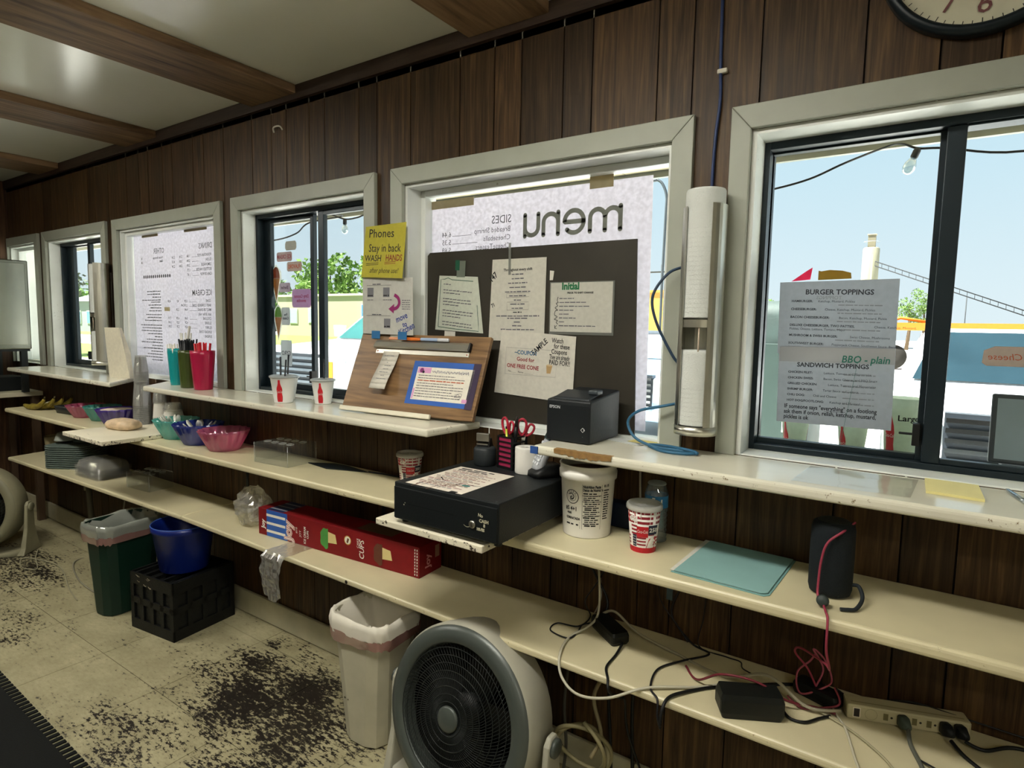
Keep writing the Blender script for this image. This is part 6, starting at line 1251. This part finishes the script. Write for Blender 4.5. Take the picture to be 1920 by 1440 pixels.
building('grey shed with a curved sun-faded wall by the trees', -4.8, -3.2, 74, 80, 3.8, '#a39d8a', '#8f8a7a', ((-.4, .4, 1, 2, '#a8a898'),), .5)
rails = thing('guard_rail', 'thin brown guard rail in front of the yellow warehouse', 'rail', (-20, 40, GZ))
for z in (.75, 1.25): MB().box(-6, 6, -.04, .04, z, z + .08).build('rail', K('#8a6a4a', .7), rails)
for x in (-6, -2, 2, 5.9): MB().box(x - .06, x + .06, -.05, .05, 0, 1.4).build('post', K('#8a6a4a', .7), rails)
# grain tower and conveyor
sl = thing('grain_tower', 'tall white grain tower rising behind the toppings sheet', 'tower', (-6.15, 80, GZ))
MB().lathe([(.85, 0), (.85, 11.2), (.7, 11.35)], 24).build('silo', K('#85836f', .8), sl); hd = MB().box(-.38, .38, -.38, .38, 11.35, 12.75).build('head_house', K('#6f6a58', .8), sl); MB().box(-.46, .46, -.46, .46, 12.75, 12.85).build('roof', K('#9c9680', .8), hd)
MB().tube([(.8 * math.cos(a), .8 * math.sin(a), 12.0) for a in [i * PI / 10 for i in range(20)]], .02, 5, closed=True).build('railing', K('#9aa0a0', .6), sl); MB().box(.1, .3, -.95, -.86, 5, 10.5).build('ladder', K('#8d8d80', .7), sl)
cv = thing('conveyor', 'long steel truss conveyor slanting down from the grain tower', 'conveyor'); A = Vector((-2.9, 40, 5.36)); B = Vector((6.0, 40, 1.70)); U_ = (B - A)
for dz in (0, .26): MB().tube([A + Vector((0, 0, dz)), B + Vector((0, 0, dz))], .03, 6).build('chord', K('#1b1f22', .7), cv)
mb = MB()
for i in range(26):
    p = A + U_ * (i / 26); q = A + U_ * ((i + 1) / 26); mb.tube([p, p + Vector((0, 0, .26))], .014, 4)
mb.build('web', K('#1b1f22', .7), cv); MB().tube([(1.55, 40, GZ), (1.55, 40, 3.5)], .03, 6).build('support', K('#2b3033', .7), cv)
lo_ = thing('street_lamp', 'tall curved street lamp beyond the middle window', 'street lamp', (-12.0, 30, GZ))
MB().tube(smooth_path([(0, 0, 0), (0, 0, 4), (.05, 0, 7.6), (.05, 0, 8.6), (-.2, 0, 9.25), (-.5, 0, 9.5)], 5), .07, 8).build('pole', K('#3a4146', .6), lo_); MB().loft([rr(.55, .2, .08, 9.42, c=(-.75, 0)), rr(.5, .16, .06, 9.54, c=(-.72, 0))], True, True).build('lamp_head', K('#3a4146', .6), lo_)
up_ = thing('utility_pole', 'thin utility pole with a crossarm beyond the middle window', 'utility pole', (-19.6, 50, GZ)); MB().tube([(0, 0, 0), (0, 0, 7.2)], .1, 6).build('pole', K('#33322e', .8), up_); MB().box(-1.1, .6, -.06, .06, 6.5, 6.62).build('crossarm', K('#33322e', .8), up_)
ic = thing('ice_chest', 'grey green outdoor ice chest behind the toppings sheet', 'ice chest', (-1.10, 3.9, GZ))
MB().loft([rr(.72, .8, .06, 0.02), rr(.72, .8, .06, 1.72), rr(.60, .7, .1, 1.84)], True, True).build('chest_body', K('#33423f', .6, var=.2, bump=.4, bs=60), ic); MB().box(-.30, .30, -.412, -.402, .55, 1.5).build('door', K('#3a4a46', .6), ic, bev=.004)
for a, z in ((.30, 1.22), (.18, .80), (.27, .55)): MB().box(a, a + .09, -.418, -.413, z, z + .10).build('label', K('#d6d9d2', .6), ic)
# vehicles: front faces the building (-y)
def vehicle(label, cx, y, wd, L_, hood_z, hood_l, roof_z, roof0, roof1, paint, glassc, kind):
    t = thing('parked_%s' % kind, label, 'car' if kind != 'pickup' else 'truck', (cx, y, GZ)); hw = wd / 2
    sec = lambda y_, w_, z0, z1, r: [(p[0], y_, p[1] + (z0 + z1) / 2) for p in [(a[0], a[1]) for a in rr(w_, z1 - z0, r, 0, 4)]]
    pm = K(paint, .25, coat=.6, var=.02)
    MB().loft([sec(0, wd * .80, .42, .70, .1), sec(.06, wd * .93, .34, hood_z - .22, .12), sec(.20, wd * .98, .30, hood_z - .06, .12), sec(.55, wd, .28, hood_z, .14), sec(hood_l, wd, .28, hood_z + .08, .14), sec(L_ * .6, wd, .28, hood_z + .06, .12), sec(L_ - .15, wd * .97, .32, hood_z + .02, .12), sec(L_, wd * .88, .42, hood_z - .1, .12)], True, True).build('body', pm, t)
    b0 = hood_z + .05; y1_ = L_ - .25 if kind != 'pickup' else hood_l + 2.1
    lo = [(-hw * .92, hood_l - .05, b0), (hw * .92, hood_l - .05, b0), (hw * .92, y1_, b0), (-hw * .92, y1_, b0)]; hi = [(-hw * .72, roof0, roof_z), (hw * .72, roof0, roof_z), (hw * .72, roof1, roof_z), (-hw * .72, roof1, roof_z)]
    cab_ = MB().loft([lo, hi], True, True, 0, False).build('cabin', pm, t, bev=.06, seg=3)
    def glass(nm, P, off):
        P = [Vector(p) for p in P]; n_ = (P[1] - P[0]).cross(P[3] - P[0]).normalized() * off; MB().add([tuple(p + n_) for p in P], [(0, 1, 2, 3)]).build(nm, K(glassc, .08, var=.12, ns=3), cab_)
    lerp = lambda a, b, k_: tuple(a[i] + (b[i] - a[i]) * k_ for i in range(3)); g = lambda a, b, c, d: (lerp(lerp(a, b, .06), lerp(d, c, .06), .06), lerp(lerp(a, b, .94), lerp(d, c, .94), .06), lerp(lerp(a, b, .92), lerp(d, c, .92), .90), lerp(lerp(a, b, .08), lerp(d, c, .08), .90))
    glass('windshield', g(lo[0], lo[1], hi[1], hi[0]), .02); glass('side_window', g(lo[1], lo[2], hi[2], hi[1]), .02); glass('side_window', g(lo[3], lo[0], hi[0], hi[3]), .02)
    for s_ in (-1, 1):
        for wy in (.85, L_ - .95): MB().lathe([(.20, -.11), (.33, -.10), (.34, 0), (.33, .10), (.20, .11), (.05, .08)], 24, T=Matrix.Translation((s_ * (hw - .10), wy, .34)) @ Matrix.Rotation(PI / 2, 4, 'Y')).build('wheel', K('#1c1e20', .7), t)
        hl = MB().box(s_ * hw * .76 - .2, s_ * hw * .76 + .18, -.01, .16, hood_z - .46, hood_z - .12).build('headlight', K('#dfe6e8', .12), t, bev=.02)
        if kind == 'pickup': MB().box(s_ * (hw * .70 + .13) - .05, s_ * (hw * .70 + .13) + .05, -.016, -.0105, hood_z - .44, hood_z - .16).build('indicator', K('#d98a2e', .3), hl)
        MB().loft([rr(.2, .12, .05, hood_z + .12, c=(s_ * (hw + .08), hood_l + .25)), rr(.22, .14, .05, hood_z + .30, c=(s_ * (hw + .08), hood_l + .25))], True, True).build('mirror', pm, t)
        MB().box(s_ * hw * .66 - .02, s_ * hw * .66 + .02, roof0 + .1, roof1 - .1, roof_z + .002, roof_z + .07).build('roof_rail', K('#9aa0a4', .35, .6), t)
    gr = MB().box(-hw * .54, hw * .54, -.02, .10, hood_z - .56, hood_z - .08).build('grille', K('#2a3036', .4), t)
    for i in range(6): MB().box(-hw * .53, hw * .53, -.05, -.0205, hood_z - .54 + i * .078, hood_z - .505 + i * .078).build('grille_bar', K('#c9cfd2', .15, 1.0), gr)
    MB().box(-hw * .9, hw * .9, -.03, .055, .36, .52).build('bumper', K('#b9c0c4', .3, .6) if kind == 'pickup' else pm, t, bev=.03); MB().box(-.15, .15, -.036, -.031, .40, .50).build('plate', K('#d9d6c4', .5), t)
    return t
vehicle('white sport utility vehicle parked outside the right-hand window', .66, 4.05, 1.92, 4.6, 1.08, 1.15, 1.66, 1.95, 4.1, '#e9ecee', '#1d2e35', 'suv')
vehicle('white pickup truck parked outside the stickered window', -7.15, 3.45, 2.0, 5.4, 1.26, 1.5, 1.86, 2.1, 3.2, '#e9ecee', '#2f5c5a', 'pickup')
vehicle('pale blue car parked beyond the middle window', -3.55, 6.2, 1.82, 4.4, 1.05, 1.2, 1.5, 2.0, 3.4, '#8fa9c4', '#8fc0c9', 'car')
og = thing('orange_loader', 'orange flatbed machine parked behind the white vehicle', 'loader', (1.5, 30, GZ)); MB().box(-4.2, 2.6, 0, 1.2, 1.75, 2.08).build('bed', K('#a86a1c', .6), og); MB().box(-1.0, 2.6, .0, 1.2, 1.2, 1.74).build('side', K('#a3742a', .6), og)
for x in (-3.6, -2.8, 0, 1.8): MB().lathe([(.2, -.2), (.55, -.18), (.55, .18), (.2, .2)], 20, T=Matrix.Translation((x, .4, .56)) @ Matrix.Rotation(PI / 2, 4, 'X')).build('wheel', K('#22201c', .8), og)
MB().tube([(-4.2, .5, 1.7), (-2.6, .5, 2.3), (-1.5, .5, 2.1)], .07, 6).build('boom', K('#a86a1c', .6), og)
